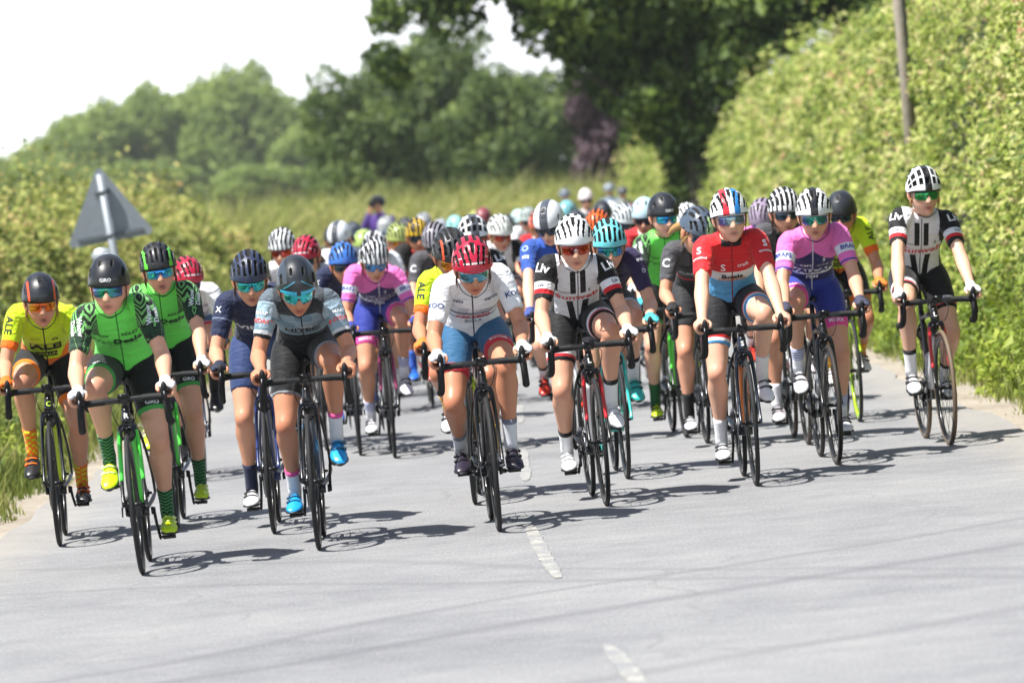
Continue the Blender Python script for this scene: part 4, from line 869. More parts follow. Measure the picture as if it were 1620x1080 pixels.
def hand(mb, P, s, k, full=True, c=(1, 0.95, 0.93, 1)):
    """palm, four curled fingers and a thumb closed round the hood or the drop"""
    q = P[s]; wr, gr = q['wr'], q['gr']; d = unit(gr - wr); side = np.array((s, 0, 0)); side = unit(side - d * np.dot(side, d)); up = np.cross(side, d); up = up if up[2] > 0 else -up
    W = lambda a, b, e: wr + d * a + side * b + up * e
    e = 0.0 if k == 1.0 else 0.0025
    mb.tube(spl([W(-0.012, 0, 0), W(0.02, 0.004, 0.004), W(0.05, 0.008, 0.006), W(0.078, 0.010, 0.002), W(0.088, 0.010, -0.004)], 3), spl([[0.025], [0.031], [0.036], [0.033], [0.022]], 3)[:, 0] + e, spl([[0.019], [0.019], [0.018], [0.016], [0.010]], 3)[:, 0] + e, ref=side, n=12, c=c)
    for i, (ln, sp_) in enumerate(((1.0, 0.088), (1.06, 0.069), (1.0, 0.050), (0.85, 0.032))):
        pts = [W(sp_ - 0.004, 0.022, 0.006), W(sp_ + 0.004, 0.040, 0.0), W(sp_ + 0.006, 0.046, -0.020 * ln), W(sp_ + 0.003, 0.036, -0.040 * ln), W(sp_, 0.014, -0.046 * ln), W(sp_, 0.004, -0.044 * ln)]
        r = np.array([0.0095, 0.0098, 0.0092, 0.0088, 0.0080, 0.0065]) + e
        S_ = spl(np.c_[pts, r], 3)
        if not full: S_ = S_[:5]
        mb.tube(S_[:, :3], S_[:, 3], ref=d, n=8, c=c)
    pts = [W(0.014, -0.014, 0.0), W(0.036, -0.032, -0.004), W(0.062, -0.036, -0.012), W(0.084, -0.028, -0.020)]
    S_ = spl(np.c_[pts, np.array([0.013, 0.0115, 0.010, 0.0075]) + e], 3)
    if not full: S_ = S_[:5]
    mb.tube(S_[:, :3], S_[:, 3], ref=up, n=8, c=c)

def build_jersey(P):
    mb = MB(); mb.rings(torso_rings(P, JSECT, 30))
    for s in (1, -1):
        q = P[s]; sh, el = q['sh'], q['el']; inn = sh + np.array((-s * 0.07, 0.0, -0.01)); ax = unit(el - sh)
        ctl = [(*inn, .060, .068), (*(sh + np.array((-s * 0.012, 0, 0.004))), .061, .068), (*(sh + ax * 0.05), .058, .063), (*(sh + ax * 0.11), .0525, .058), (*(sh + ax * 0.17), .0475, .054), (*(sh + ax * 0.205), .0455, .0525)]
        S_ = spl(ctl, 3); mb.tube(S_[:, :3], S_[:, 3], S_[:, 4], ref=(0, 0, 1), n=18)
    me = voxel(np.concatenate(mb.V), mb.F, 0.0105, 7); V = verts_of(me)
    D = ((V[:, None, :] - P['spine'][None]) ** 2).sum(2); k = D.argmin(1)
    h = P['h'][k] + ((V - P['spine'][k]) * P['T'][k]).sum(1); f = ((V - P['spine'][k]) * P['N'][k]).sum(1)
    arm = np.full(len(V), -0.1); af = np.zeros(len(V))
    for s in (1, -1):
        q = P[s]; ax = unit(q['el'] - q['sh']); r = V - q['sh']; t = r @ ax; per = np.linalg.norm(r - np.outer(t, ax), axis=1)
        # sleeve: outside a plane that runs from the top of the shoulder to the arm pit
        out = (V[:, 0] * s > 0.128 - np.clip(t, 0, 0.3) * 0.35) & (per < 0.09) & (V[:, 0] * s > 0.09)
        arm = np.where(out, np.maximum(t, -0.05), arm); 
    set_attr(me, 'ka', np.c_[V[:, 0], h, arm]); set_attr(me, 'kb', np.c_[f, np.zeros(len(V)), np.zeros(len(V))])
    return me
def build_shorts(P, frac=0.62):
    mb = MB(); mb.rings(torso_rings(P, SSECT, 26))
    for s in (1, -1):
        q = P[s]; hip, kn = q['hip'], q['knee']
        kf = unit(kn - (hip + q['ank']) / 2)
        ctl = [(*(lerp(hip, kn, -0.06) + np.array((0, 0.01, 0.0))), .080, .095), (*lerp(hip, kn, 0.12), .092, .102), (*lerp(hip, kn, 0.35), .089, .098), (*(lerp(hip, kn, 0.55) + kf * 0.005), .0815, .0885), (*(lerp(hip, kn, frac + 0.04) + kf * 0.006), .0770, .0832)]
        S_ = spl(ctl, 3); mb.tube(S_[:, :3], S_[:, 3], S_[:, 4], n=18)
    me = voxel(np.concatenate(mb.V), mb.F, 0.0115, 6); V = verts_of(me); t = np.full(len(V), -1.0); f = np.zeros(len(V))
    for s in (1, -1):
        q = P[s]; ax = q['knee'] - q['hip']; ln = np.linalg.norm(ax); ax = ax / ln; r = V - q['hip']; tt = r @ ax; per = np.linalg.norm(r - np.outer(tt, ax), axis=1)
        ok = (per < 0.115) & (V[:, 0] * s > -0.01) & (tt > t); t = np.where(ok, tt - (frac + 0.04) * ln, t)
    set_attr(me, 'ka', np.c_[V[:, 0], t, np.zeros(len(V))]); return me     # second value: metres above (-) the hem
def build_sock(P, s, ht):
    q = P[s]; kn, an = q['knee'], q['ank']; L_ = np.linalg.norm(kn - an); mb = MB(); ctl = []
    kf = unit(kn - (q['hip'] + an) / 2); sk = unit(an - kn); back = -unit(kf - sk * np.dot(kf, sk))
    tt = np.linspace(1 - ht / L_, 1.0, 7)
    rx = np.interp(tt, (0.42, 0.66, 0.88, 1.0), (.0492, .0375, .031, .032)) + 0.0034; ry = np.interp(tt, (0.42, 0.66, 0.88, 1.0), (.0535, .0407, .0353, .0385)) + 0.0034
    Pt = np.array([lerp(kn, an, t) + back * np.interp(t, (0.42, 0.66, 0.88, 1), (.010, .004, 0, 0)) for t in tt]); Pt = np.vstack((Pt, an - q['up'] * 0.04 + q['fu'] * 0.01))
    mb.tube(Pt, np.r_[rx, 0.033], np.r_[ry, 0.0395], n=16); me = mb.mesh('sock')
    V = verts_of(me); set_attr(me, 'ka', np.c_[np.arctan2(V[:, 0] - an[0], -(V[:, 1] - an[1])), (V - an) @ -sk, np.zeros(len(V))]); return me
def build_shoe(P, s):
    q = P[s]; o = q['ped']; fu, up = q['fu'], q['up']; lat = np.cross(fu, up); th = np.linspace(0, 2 * math.pi, 16, endpoint=False); rings = []; soles = []
    for u, w, t, sh in ((-0.182, 0.016, 0.052, 0), (-0.176, 0.027, 0.078, 0), (-0.15, 0.033, 0.096, 0), (-0.115, 0.034, 0.098, 0), (-0.075, 0.034, 0.082, 0.002), (-0.03, 0.040, 0.066, 0.003), (0.01, 0.045, 0.055, 0.003), (0.045, 0.041, 0.045, 0.001), (0.07, 0.031, 0.036, -0.003), (0.084, 0.014, 0.024, -0.006)):
        z = 0.012 + (t - 0.012) * (0.5 + 0.5 * np.sin(th)); wf = 1.0 - 0.32 * np.clip((z - 0.03) / 0.07, 0, 1)
        rings.append(o + np.outer(w * np.cos(th) * wf - s * sh, lat * (1 if lat[0] > 0 else -1)) + fu * u + np.outer(z, up))
        if -0.18 < u: z2 = 0.002 + 0.014 * (0.5 + 0.5 * np.sin(th)); soles.append(o + np.outer((w + 0.0015) * np.cos(th), lat * (1 if lat[0] > 0 else -1)) + fu * (u + (0.004 if u > 0.08 else 0)) + np.outer(z2 + (0.004 if u > 0.06 else 0), up))
    a = MB(); a.rings(rings); b = MB(); b.rings(soles); c = MB()
    for u, t in ((-0.055, 0.0765), (-0.012, 0.0625)):
        cc = o + fu * u + up * (t - 0.012) + lat * (1 if lat[0] > 0 else -1) * s * 0.026; nn = unit(up + lat * (1 if lat[0] > 0 else -1) * s * 0.9)
        c.tube([cc, cc + nn * 0.012], 0.0115, ref=fu, n=10)
        st = [o + fu * u + lat * x + up * (0.012 + (t - 0.012) * (0.5 + 0.5 * math.sqrt(max(0, 1 - (x / 0.040) ** 2)))) + up * 0.001 for x in np.linspace(-0.030, 0.030, 7)]
        c.tube(st, 0.009, 0.0022, ref=fu, n=6)
    return a.mesh('shoe'), b.mesh('sole'), c.mesh('dial')
# ------------------------------------------------------------------ team kit
def fabric(nt, b, col, rough=0.7, wr=0.35):
    nt.links.new(col, b.inputs['Base Color']); b.inputs['Roughness'].default_value = rough; b.inputs['Sheen Weight'].default_value = 0.15; b.inputs['Specular IOR Level'].default_value = 0.3
    w = noise(nt, 9, 4, 0.55, dist=1.2); at = nt.nodes.new('ShaderNodeAttribute'); at.attribute_name = 'ka'; mp = nt.nodes.new('ShaderNodeMapping'); mp.inputs['Scale'].default_value = (7, 26, 20); fo = nt.nodes.new('ShaderNodeTexNoise'); fo.inputs['Scale'].default_value = 1.0; fo.inputs['Detail'].default_value = 2; fo.inputs['Distortion'].default_value = 0.8
    nt.links.new(at.outputs['Vector'], mp.inputs[0]); nt.links.new(mp.outputs[0], fo.inputs['Vector'])      # drag folds round the waist and arm pits
    bump(nt, b, w * 0.8 + X(nt, fo.outputs['Fac']) * 0.9 + noise(nt, 26, 2) * 0.35, wr, 0.035)
def zone_mat(name, base, layers, wr=0.62):
    m, nt, b = new_mat(name); x, h, arm = attr3(nt, 'ka'); f, _, _ = attr3(nt, 'kb'); c = lin(base)
    n = noise(nt, 14, 3); col = mixc(nt, n, tuple(q * 0.94 for q in c), tuple(min(1, q * 1.04) for q in c))
    for msk, cc in layers(x, h, arm, f): col = mixc(nt, msk, col, lin(cc) if isinstance(cc, (str, tuple)) else cc)
    fabric(nt, b, col, wr=wr); return m
def zipl(x, h, f, c='1a1a1a', hi=0.52): return ((x.abs() < 0.0035) & (f > 0) & (h < hi), c)
def zigzag(x, h, k=70): return (((h + (x * 16).fr().op('SUBTRACT', 0.5).abs() * 0.03) * k).fr()) > 0.45

def k_ale(x, h, a, f): return [((a > 0.155) & (a < 0.3), 'ee6a12'), ((h < 0.20) & (a < -0.06) & (x.abs() > 0.075 + (h - 0.12) * 0.4), 'ef7a18'), ((h < 0.115) & (a < -0.06), 'e8742a'),
    ((h.btw(0.20, 0.295)) & (x.abs() < 0.085) & (f > 0) & (a < -0.06), '22241a'), ((h.btw(0.208, 0.287)) & (x.abs() < 0.077) & (f > 0) & (a < -0.06), 'c8e020'),
    (h.btw(0.135, 0.185) & (x.abs() < 0.06) & (f > 0) & (a < -0.06), '1c1d18'), zipl(x, h, f)]
def k_waow(x, h, a, f):
    sl = (a > -0.06) | ((x.abs() > 0.095) & (h > 0.40)); return [(sl, '74b868'), (sl & zigzag(x, h), '16241a'), (sl & (a > 0.11) & zigzag(x, h, 55), '1c3a28'), zipl(x, h, f, '2f8a30')]
def k_virtu(x, h, a, f): return [((a > 0.10) & (a < 0.107), '6f7b93'), ((x.abs() > 0.10) & (a < -0.06) & (h < 0.3), '16203a'), ((h > 0.505) & (x.abs() < 0.055), '0e1526'), zipl(x, h, f, '0a0f1c')]
def k_hitec(x, h, a, f):
    p = ((x * 38 + h * 60).sin() + (h * 47 - x * 25).sin()) > 0.35
    return [(p, '6f8ea0'), ((a > -0.06) & (a < 0.09) & p, 'a9bcc8'), ((h > 0.46) & (a < -0.06), '33393f'), ((a > -0.06) & (a < 0.02), '5a6670'), (a.btw(0.165, 0.182), 'c9ccd0'), ((a > 0.182), '16181b'), ((h < 0.24) & (a < -0.06), '14161a'), (h.btw(0.235, 0.262) & (a < -0.06), '8fb4c6'), zipl(x, h, f, '101010')]
def k_cerv(x, h, a, f): return [(h.btw(0.268, 0.290) & (f > 0) & (a < -0.06), '27324c'), (h.btw(0.215, 0.224) & (f > 0) & (a < -0.06), '32405e'), (a > 0.192, 'd3d7dd'), ((h > 0.512) & (x.abs() < 0.055), 'd9dce2'), zipl(x, h, f, '2a2f3a', 0.6)]
def k_sunweb(x, h, a, f):
    sl = (a > -0.06) | ((x.abs() > 0.108) & (h > 0.36)) | (x.abs() > 0.122)
    bars = (h < 0.235) & (x.abs() - (h - 0.1) * 0.12).btw(0.012, 0.046)
    return [(sl, '131315'), (bars & (f > 0) & (a < -0.06), '121214'), (h.btw(0.345, 0.50) & x.abs().btw(0.012, 0.042) & (f > 0) & (a < -0.06), '18181b'), (a.btw(0.105, 0.145), 'ecedf0'), (a.btw(0.145, 0.170), 'd2232c'), (a > 0.170, '121214'), (h < 0.075, '131315'), zipl(x, h, f, '777a80')]
def k_trek(x, h, a, f): return [((a > 0.12) & (((x * 60).fr()) > 0.5), 'b9bcc9'), ((a > -0.06) & (a < 0.02), '3c2f58'), ((x.abs() > 0.09) & (h > 0.40), '30264a'), (h.btw(0.16, 0.178) & (f > 0) & (a < -0.06), '9fb6d8'), zipl(x, h, f, '0c0c12')]
def k_boels(x, h, a, f): return [((h < 0.335) & (a < -0.06) & (x.abs() < 0.125), 'eceef0'), ((h < 0.235) & (a < -0.06), '63aee0'), ((h > 0.505) & (x.abs() < 0.055) & (f > 0), '14161c'), zipl(x, h, f, '8a1218')]
def k_valcar(x, h, a, f): return [((((h - 0.455 + x.abs() * 0.75) < 0.0) & (a < -0.06) & (f > 0)), '26265c'), (((h < 0.33) & (a < -0.06)), '26265c'), (h.btw(0.205, 0.272) & (f > 0) & (a < -0.06), 'e8e9f0'), (a.btw(0.09, 0.142), 'dfe2ee'), (a.btw(0.186, 0.196), '2b49a8'), (h < 0.14, '2c3f9c'), zipl(x, h, f, 'c8cad8')]
def k_canyon(x, h, a, f): return [((a > -0.06) & (a < 0.15), '3b3b3e'), (a.btw(0.165, 0.172), 'd8d8dc'), (a.btw(0.172, 0.182), 'b3242c'), (h.btw(0.2, 0.215), 'c0262e'), ((x.abs() > 0.06) & (h > 0.42), '4a4a4e'), zipl(x, h, f, '070707')]
def k_fdj(x, h, a, f): return [(a.btw(0.15, 0.165), 'e9ecf2'), (a > 0.165, 'c8262e'), (h < 0.16, 'd9dde6'), (x.abs() > 0.115, '2a4f9e'), zipl(x, h, f, '1a2f78')]
def k_band(c1, c2):
    def g(x, h, a, f): return [(h.btw(0.20, 0.28) & (a < -0.06), c1), (h.btw(0.17, 0.2) & (a < -0.06), c2), (a > 0.15, c2), ((h > 0.505) & (x.abs() < 0.055), c1), zipl(x, h, f, '101010')]
    return g
def k_purple(x, h, a, f): return [(x.abs() > 0.06, '2a1c4e'), (a > 0.12, 'd06aa8'), zipl(x, h, f, '101010')]

#        base, layers, shorts base, hem bands [(from hem m, to, colour)], chest texts (string, x, h, size, colour, bold), sleeve texts (string, t, size, colour, rot, width), thigh text
KIT = {
 'ale':   ('c6e61e', k_ale, '17181a', [(0.0, 0.03, 'ef7a18')], [('ALE', 0.0, 0.248, 0.078, '20221a', 0.03), ('CIPOLLINI', 0, 0.16, 0.024, 'c6d23a', 0.0), ('ale', 0.05, 0.375, 0.026, '22241a', 0.01), ('sport', -0.055, 0.385, 0.02, '6e7f1c', 0.0)], [('ALE', 0.075, 0.06, '1e2018', 90)], None),
 'waow':  ('6ee85c', k_waow, '121314', [(0.0, 0.022, '3f9a48')], [('Waow', -0.066, 0.335, 0.042, '256f2b', 0.0), ('Deals', 0.045, 0.335, 0.048, '0f1a14', 0.03), ('women cycling', 0.02, 0.296, 0.018, '2a7f32', 0.0), ('RIDLEY', 0.062, 0.40, 0.02, '1d2b20', 0.02), ('lazer', -0.062, 0.40, 0.02, '1d5a28', 0.01)], [('Waow\nDeals', 0.085, 0.036, 'e9eef0', 80)], ('GIRO', 0.036, 'e8e8ea', 0.028)),
 'virtu': ('1b2544', k_virtu, '2a3c68', [], [('VIRTU', 0.0, 0.30, 0.062, 'eceef2', 0.03), ('nordisk', 0.03, 0.245, 0.03, 'd5d9e2', 0.0), ('S', 0.0, 0.40, 0.035, 'b9c2d2', 0.03)], [('X', 0.06, 0.045, 'e3e6ea', 0)], None),
 'hitec': ('8fa6b4', k_hitec, '131416', [(0.0, 0.012, '8c9096')], [('HITEC', 0.0, 0.325, 0.05, '17191c', 0.02), ('PRODUCTS', 0.0, 0.285, 0.022, '30363c', 0.0), ('swix', 0.02, 0.37, 0.026, 'e8eaec', 0.0)], [('HYDAC', 0.12, 0.032, 'e0574e', 0), ('MAAP', 0.08, 0.026, 'e8eaec', 0)], None),
 'cerv':  ('e9eaee', k_cerv, '2c5f86', [(0.0, 0.045, 'c22a3c')], [('cervelo', 0.0, 0.245, 0.045, 'cc2c3a', 0.02), ('BIGLA', 0.0, 0.192, 0.026, '3a4a68', 0.0), ('LUX', -0.055, 0.315, 0.022, '32405a', 0.01), ('GARMIN', 0.05, 0.318, 0.018, '32405a', 0.01), ('KASK', -0.05, 0.355, 0.016, '5b6475', 0.0), ('cervelo', -0.10, 0.425, 0.024, '2a3c5c', 0.02), ('cervelo', 0.10, 0.425, 0.024, '2a3c5c', 0.02)], [('KOO', 0.125, 0.038, '27437a', 0)], ('ROTOR', 0.022, 'f0e8ea', 0.026)),
 'sunweb':('e6e7ec', k_sunweb, '141416', [(0.0, 0.018, '151517'), (0.018, 0.034, 'c9202c'), (0.034, 0.066, 'e8e9ee')], [('Sunweb', 0.0, 0.285, 0.058, 'd4222c', 0.012), ('GIANT', -0.062, 0.36, 0.018, '50545c', 0.0), ('S', 0.066, 0.37, 0.024, '303338', 0.02)], [('Liv', 0.035, 0.07, 'eff0f3', 10), ('Liv', 0.125, 0.03, '22335c', 0)], ('Liv', 0.05, '1a2c54', 0.03)),
 'trek':  ('17151f', k_trek, '1a1922', [(0.0, 0.016, 'c9ccd6')], [('TREK', 0.0, 0.30, 0.05, 'd8dae0', 0.01), ('S', 0.045, 0.375, 0.035, 'e5e7ea', 0.02), ('drops', -0.03, 0.245, 0.028, '8d97c0', 0.0)], [('trek', 0.03, 0.03, 'e0e2e8', 0), ('D', 0.1, 0.035, 'b9bccc', 0)], None),
 'boels': ('d02228', k_boels, '15161a', [(0.0, 0.016, '4f9fd8'), (0.016, 0.034, 'eceef0'), (0.034, 0.052, 'cc2228')], [('Boels', 0.0, 0.28, 0.042, '2a2220', 0.03), ('DOLMANS', 0.0, 0.245, 0.024, 'e2762a', 0.02), ('S', -0.05, 0.385, 0.05, 'f2f2f4', 0.01), ('craft', 0.058, 0.40, 0.026, 'f0f0f2', 0.01)], [('S', 0.075, 0.06, 'f2f2f4', 0), ('specialized', 0.12, 0.018, 'f2f2f4', 0)], None),
 'valcar':('e672bc', k_valcar, '2c3a94', [(0.0, 0.06, 'e64aa0')], [('VALCAR', 0.0, 0.245, 0.05, '232258', 0.03), ('PBM', 0.0, 0.183, 0.03, 'e6e7ee', 0.02), ('CMY', -0.045, 0.325, 0.026, 'eceef4', 0.02), ('cycling', 0.05, 0.325, 0.02, 'eceef4', 0.0), ('S', 0.055, 0.385, 0.03, 'e6e8f0', 0.02)], [('BRAN', 0.115, 0.036, '2a3c9a', 0)], ('MAXX', 0.03, 'f0f0f4', 0.03)),
 'canyon':('18181a', k_canyon, '2c2d30', [], [('CANYON', 0, 0.31, 0.04, 'd8d8dc', 0.01)], [('C', 0.10, 0.075, 'e8e8ec', 0)], None),
 'fdj':   ('2c56b4', k_fdj, '1d2f74', [(0.0, 0.05, 'c8262e')], [('FDJ', 0, 0.31, 0.055, 'eceef4', 0.02)], [('FDJ', 0.11, 0.032, 'e6eaf2', 0), ('O', 0.045, 0.06, '9fb6e6', 0)], None),
 'lotto': ('1a1a1c', k_band('c62a2a', 'd8b02a'), '161618', [], [('LENSWORLD', 0, 0.31, 0.03, 'd8d8dc', 0.01)], [], None),
 'white': ('dfe2e8', k_band('c9ced8', '3a4a6a'), '1c1d22', [], [], [], None),
 'green': ('5fb33c', k_band('d8df5a', '2f5f2a'), '17181a', [], [], [], None),
 'red':   ('b8242c', k_band('e8e8ea', '22242a'), '17181a', [], [], [], None),
 'purple':('5a2f8c', k_purple, '1a1422', [], [], [], None),
 'blue':  ('38589c', k_band('e8e8ea', '16203a'), '17181c', [], [], [], None),
}
_km = {}
def kit_mats(k):
    if k not in _km:
        base, lay, sb, bands, _, _, _ = KIT[k]
        j = zone_mat('jersey_cloth', base, lay)
        def sl(x, t, _, f): return [((t > -hi) & (t < -lo + (0.05 if lo == 0 else 0)), c) for lo, hi, c in bands]
        _km[k] = (j, zone_mat('shorts_cloth', sb, sl, 0.30))
    return _km[k]
_sm = {}
def sock_mat(base, c2=None, kind='plain'):
    k = (base, c2, kind)
    if k not in _sm:
        def lay(x, t, _, f):
            if kind == 'zig': return [((((t + (x * 1.6).fr().op('SUBTRACT', 0.5).abs() * 0.02) * 52).fr()) > 0.5, c2)]
            if kind == 'dots': return [(((x * 7).sin() * (t * 190).sin()) > 0.15, c2)]
            if kind == 'rings': return [((((t * 62).fr()) > 0.55) & (t > 0.06), c2)]
            if kind == 'top': return [(t > 0.105, c2)]
            return []
        _sm[k] = zone_mat('sock_knit', base, lay, 0.1)
    return _sm[k]
HAIR = {c: M(c, 0.45, var=0.35, nscale=120, bmp=0.3) for c in ('4a3220', 'b08a52', '6e4c2c', '1c1512')}

_pm = {}
HBVH = {k: bvh_of(v) for k, v in HELM.items()}
def pose_meshes(key):
    if key in _pm: return _pm[key]
    kw = dict(key); top = kw.pop('top', 1.58); sk = kw.pop('sock', 0.13); kw['lean'] = kw.get('lean', 31 + (min(max(top, 1.44), 1.64) - 1.46) * 95)
    P = pose(**kw)
    # carry the head so that the helmet reaches the wanted height
    dz = (top - 0.172) - P['head'][2]; P['head'] = P['head'] + np.array((0, 0.35 * dz, dz)); Hm = P['Hm'].copy(); Hm.translation = P['head']; P['Hm'] = Hm
    D = dict(P=P, body=build_body(P).mesh('person', None, True, True), jersey=build_jersey(P), shorts=build_shorts(P))
    for s in (1, -1):
        D['sock%d' % s] = build_sock(P, s, sk); D['shoe%d' % s], D['sole%d' % s], D['dial%d' % s] = build_shoe(P, s)
        g = MB(); hand(g, P, s, 1.1, full=False); w = P[s]['wr']; e = unit(P[s]['el'] - w)
        g.tube([w + e * 0.03, w + e * 0.012, w - e * 0.01], (0.0275, 0.0285, 0.0275), (0.0225, 0.0235, 0.0225), n=14); D['glove%d' % s] = g.mesh('glove')
    # hair: nape cap, optional tail
    hb = MB(); th = np.linspace(0, 2 * math.pi, 16, endpoint=False)
    hb.rings([np.c_[0.078 * r * np.cos(th), 0.036 + 0.062 * r * np.sin(th), np.full(16, z)] for z, r in ((-0.072, 0.62), (-0.05, 0.84), (-0.015, 0.98), (0.02, 1.05), (0.05, 1.02), (0.07, 0.8))]); D['hair'] = hb.mesh('hair')
    tb = MB(); tb.tube(spl([(0, 0.09, -0.005), (0.0, 0.135, -0.005), (0.012, 0.185, -0.035), (0.02, 0.235, -0.085), (0.025, 0.27, -0.14)], 4), spl([[0.012], [0.02], [0.024], [0.02], [0.004]], 4)[:, 0], n=8)
    for s in (-1, 1): tb.tube(spl([(s * 0.066, -0.02, 0.01), (s * 0.078, -0.012, -0.02), (s * 0.08, 0.0, -0.055), (s * 0.074, 0.014, -0.085)], 3), (spl([[0.004], [0.006], [0.004], [0.001]], 3)[:, 0]), n=6)
    D['tail'] = tb.mesh('ponytail')
    sb = MB()
    for s in (-1, 1):
        sb.tube(spl([(s * 0.080, -0.025, 0.03), (s * 0.075, 0.004, -0.045), (s * 0.055, -0.018, -0.094), (s * 0.016, -0.036, -0.117), (0, -0.04, -0.119)], 3), 0.002, 0.0038, n=6); sb.tube([(s * 0.075, 0.004, -0.045), (s * 0.082, 0.04, 0.02)], 0.002, 0.0038, n=6)
    D['strap'] = sb.mesh('helmet_strap')
    if D['P']['drops'] is None: pass
    D['jb'] = None; _pm[key] = D; return D

def make_rider(mw, posekey, kit, helmet=('ribbed', 'e8e8ea', None), lens=('2a6ad0', '30c8c0'), gframe='1a1a1c', socks=('e8e8ea', None, 'plain'), shoes='e6e6e8', dial='2a2a2c', gloves='e8e8ea', skin=0, hair='4a3220', tail=True, texts=True, hmark=None):
    D = pose_meshes(posekey); P = D['P']
    o = link('person', D['body'], None, [SKINS[skin]]); o.matrix_world = mw
    jm, sm = kit_mats(kit); j = link('jersey', D['jersey'], o, [jm]); s = link('shorts', D['shorts'], o, [sm])
    if texts:
        _, _, _, _, tx, sx, tt = KIT[kit]; bv = bvh_of(D['jersey'])
        for st, x, h, size, c, bold in tx:
            c0, N, T = spine_at(P, h); size = size * 1.28
            def place(u, v, c0=c0, N=N, T=T, x=x): return Vector(c0 + np.array((x + u, 0, 0)) + T * v + N * 0.30), Vector(-N)
            flat_text(st, size, c, j, place, bv, bold=bold)
        for st, t, size, c, rot in sx:
            for sd in (1, -1):
                q = P[sd]; ax = unit(q['el'] - q['sh']); n = unit(np.array((sd * 0.45, -0.85, 0.35)) - ax * np.dot((sd * 0.45, -0.85, 0.35), ax)); U = np.cross(-ax, n); U = U if U[0] > 0 else -U
                def place(u, v, q=q, ax=ax, n=n, U=U, t=t): return Vector(q['sh'] + ax * t + U * u - ax * v + n * 0.2), Vector(-n)
                flat_text(st, size, c, j, place, bv, bold=0.02, rot=R_(rot) * sd)
        if tt:
            st, dist, c, size = tt; bs = bvh_of(D['shorts'])
            for sd in (1, -1):
                q = P[sd]; ax = q['knee'] - q['hip']; ln = np.linalg.norm(ax); ax = ax / ln; n = unit(np.array((0, -0.6, 0.9)) - ax * np.dot((0, -0.6, 0.9), ax)); t = 0.66 * ln - dist
                def place(u, v, q=q, ax=ax, n=n, t=t): return Vector(q['hip'] + ax * t + np.array((1, 0, 0)) * u - ax * v + n * 0.25), Vector(-n)
                flat_text(st, size, c, s, place, bs, bold=0.02)
    for sd in (1, -1):
        link('sock', D['sock%d' % sd], o, [sock_mat(*socks)])
        sh = link('shoe', D['shoe%d' % sd], o, [M(shoes, 0.32, 0, 0.2)]); link('sole', D['sole%d' % sd], sh, [M('1c1c1e', 0.5)]); link('dial', D['dial%d' % sd], sh, [M(dial, 0.4)])
        if gloves: link('glove', D['glove%d' % sd], o, [M(gloves, 0.75, bmp=0.2)])
    Hm = P['Hm']
    h = link('helmet', HELM[helmet[0]], o, [helmet_mat(helmet[1], helmet[2], 0.42 if sum(lin(helmet[1])) < 0.2 else 0.3), VENT], Hm @ Matrix.Translation((0, -0.002, 0.044)) @ Matrix.Rotation(R_(3), 4, 'X') @ Matrix.Diagonal((0.965, 0.98, 0.97, 1)))
    if hmark:
        for st, z, size, c in hmark: flat_text(st, size, c, h, lambda u, v, z=z: (Vector((u, -0.4, z + v)), Vector((0, 1, 0))), HBVH[helmet[0]], bold=0.02)
    link('strap', D['strap'], h, [M('16161a', 0.7)], h.matrix_basis.inverted() @ Hm)
    g = link('sunglasses', GFRAME, o, [M(gframe, 0.3)], Hm); link('lens', LENS, g, [lens_mat(*lens)])
    hr = link('hair', D['hair'], o, [HAIR[hair]], Hm)
    if tail: link('ponytail', D['tail'], hr, [HAIR[hair]])
    return o
# ------------------------------------------------------------------ helmet colour designs
def h_center(c, w=0.16):
    def f(a, l): return [(a.abs() < w, c)]
    return f
H_GRN = lambda a, l: [((a > 0.62) & (a < 0.85) | ((a < -0.62) & (a > -0.85)), '5fd23a')]
H_LUX = lambda a, l: [(a.btw(-0.48, -0.14), 'cc2436'), (a.btw(0.14, 0.48), '2f86d0')]
H_BLK = h_center('1a1b1f', 0.20); H_GREY = h_center('4a4e58', 0.28)
H_STR = lambda a, l: [((((a * 3.2).fr()) > 0.62), '1c1c20')]
H_RED = lambda a, l: [(l.btw(-1.24, -1.17) & (a.abs() < 0.55), 'ece4e4'), ((l.btw(-0.95, -0.90)) & (a.abs() > 0.45), 'ece4e4')]
H_YEL = lambda a, l: [((((a * 2.6).fr()) > 0.6), '2a2218')]
H_CYAN = lambda a, l: [((l < -1.45) & (a.abs().btw(0.10, 1.0)), '2fb4d8'), ((l + a.abs() * 0.5).btw(-0.98, -0.94) & (a.abs().btw(0.15, 0.8)), '3a9ab8'), ((a.abs() > 0.55) & (l > -1.1), '3a424c')]
H_ORG = lambda a, l: [(a.abs().btw(0.66, 0.80) & (l < -0.3), 'd8502a')]

BLUE = ('1f7fd8', '35c4d8'); GRNL = ('18a070', '4a3fb0'); ORNG = ('e0501a', 'e8a020'); REDL = ('6a1016', 'd8401c'); TEAL = ('1aa8b4', '3fd0d0'); DARKL = ('20242c', '3a4a66'); CLEAR = ('86a8a8', '5a4ab0')
N_FULL = []
def place(p):
    yaw = R_(p.get('yaw', 2.2)); steer = R_(p.get('steer', 0.0))
    if 'c' in p:
        g = on_ground(*p['c']); X0, Y0 = g.x, g.y
    else:
        hx, d = p['h']; Y0 = d; X0 = px_x(hx, 350, d) + math.sin(yaw) * 0.33; 
    fx, fy = -math.sin(yaw) * WB_F, math.cos(yaw) * WB_F
    lean = R_(p.get('roll', 0.0))
    return Matrix.Translation((X0 - fx, Y0 - fy, 0)) @ Matrix.Rotation(yaw, 4, 'Z') @ Matrix.Rotation(lean, 4, 'Y')
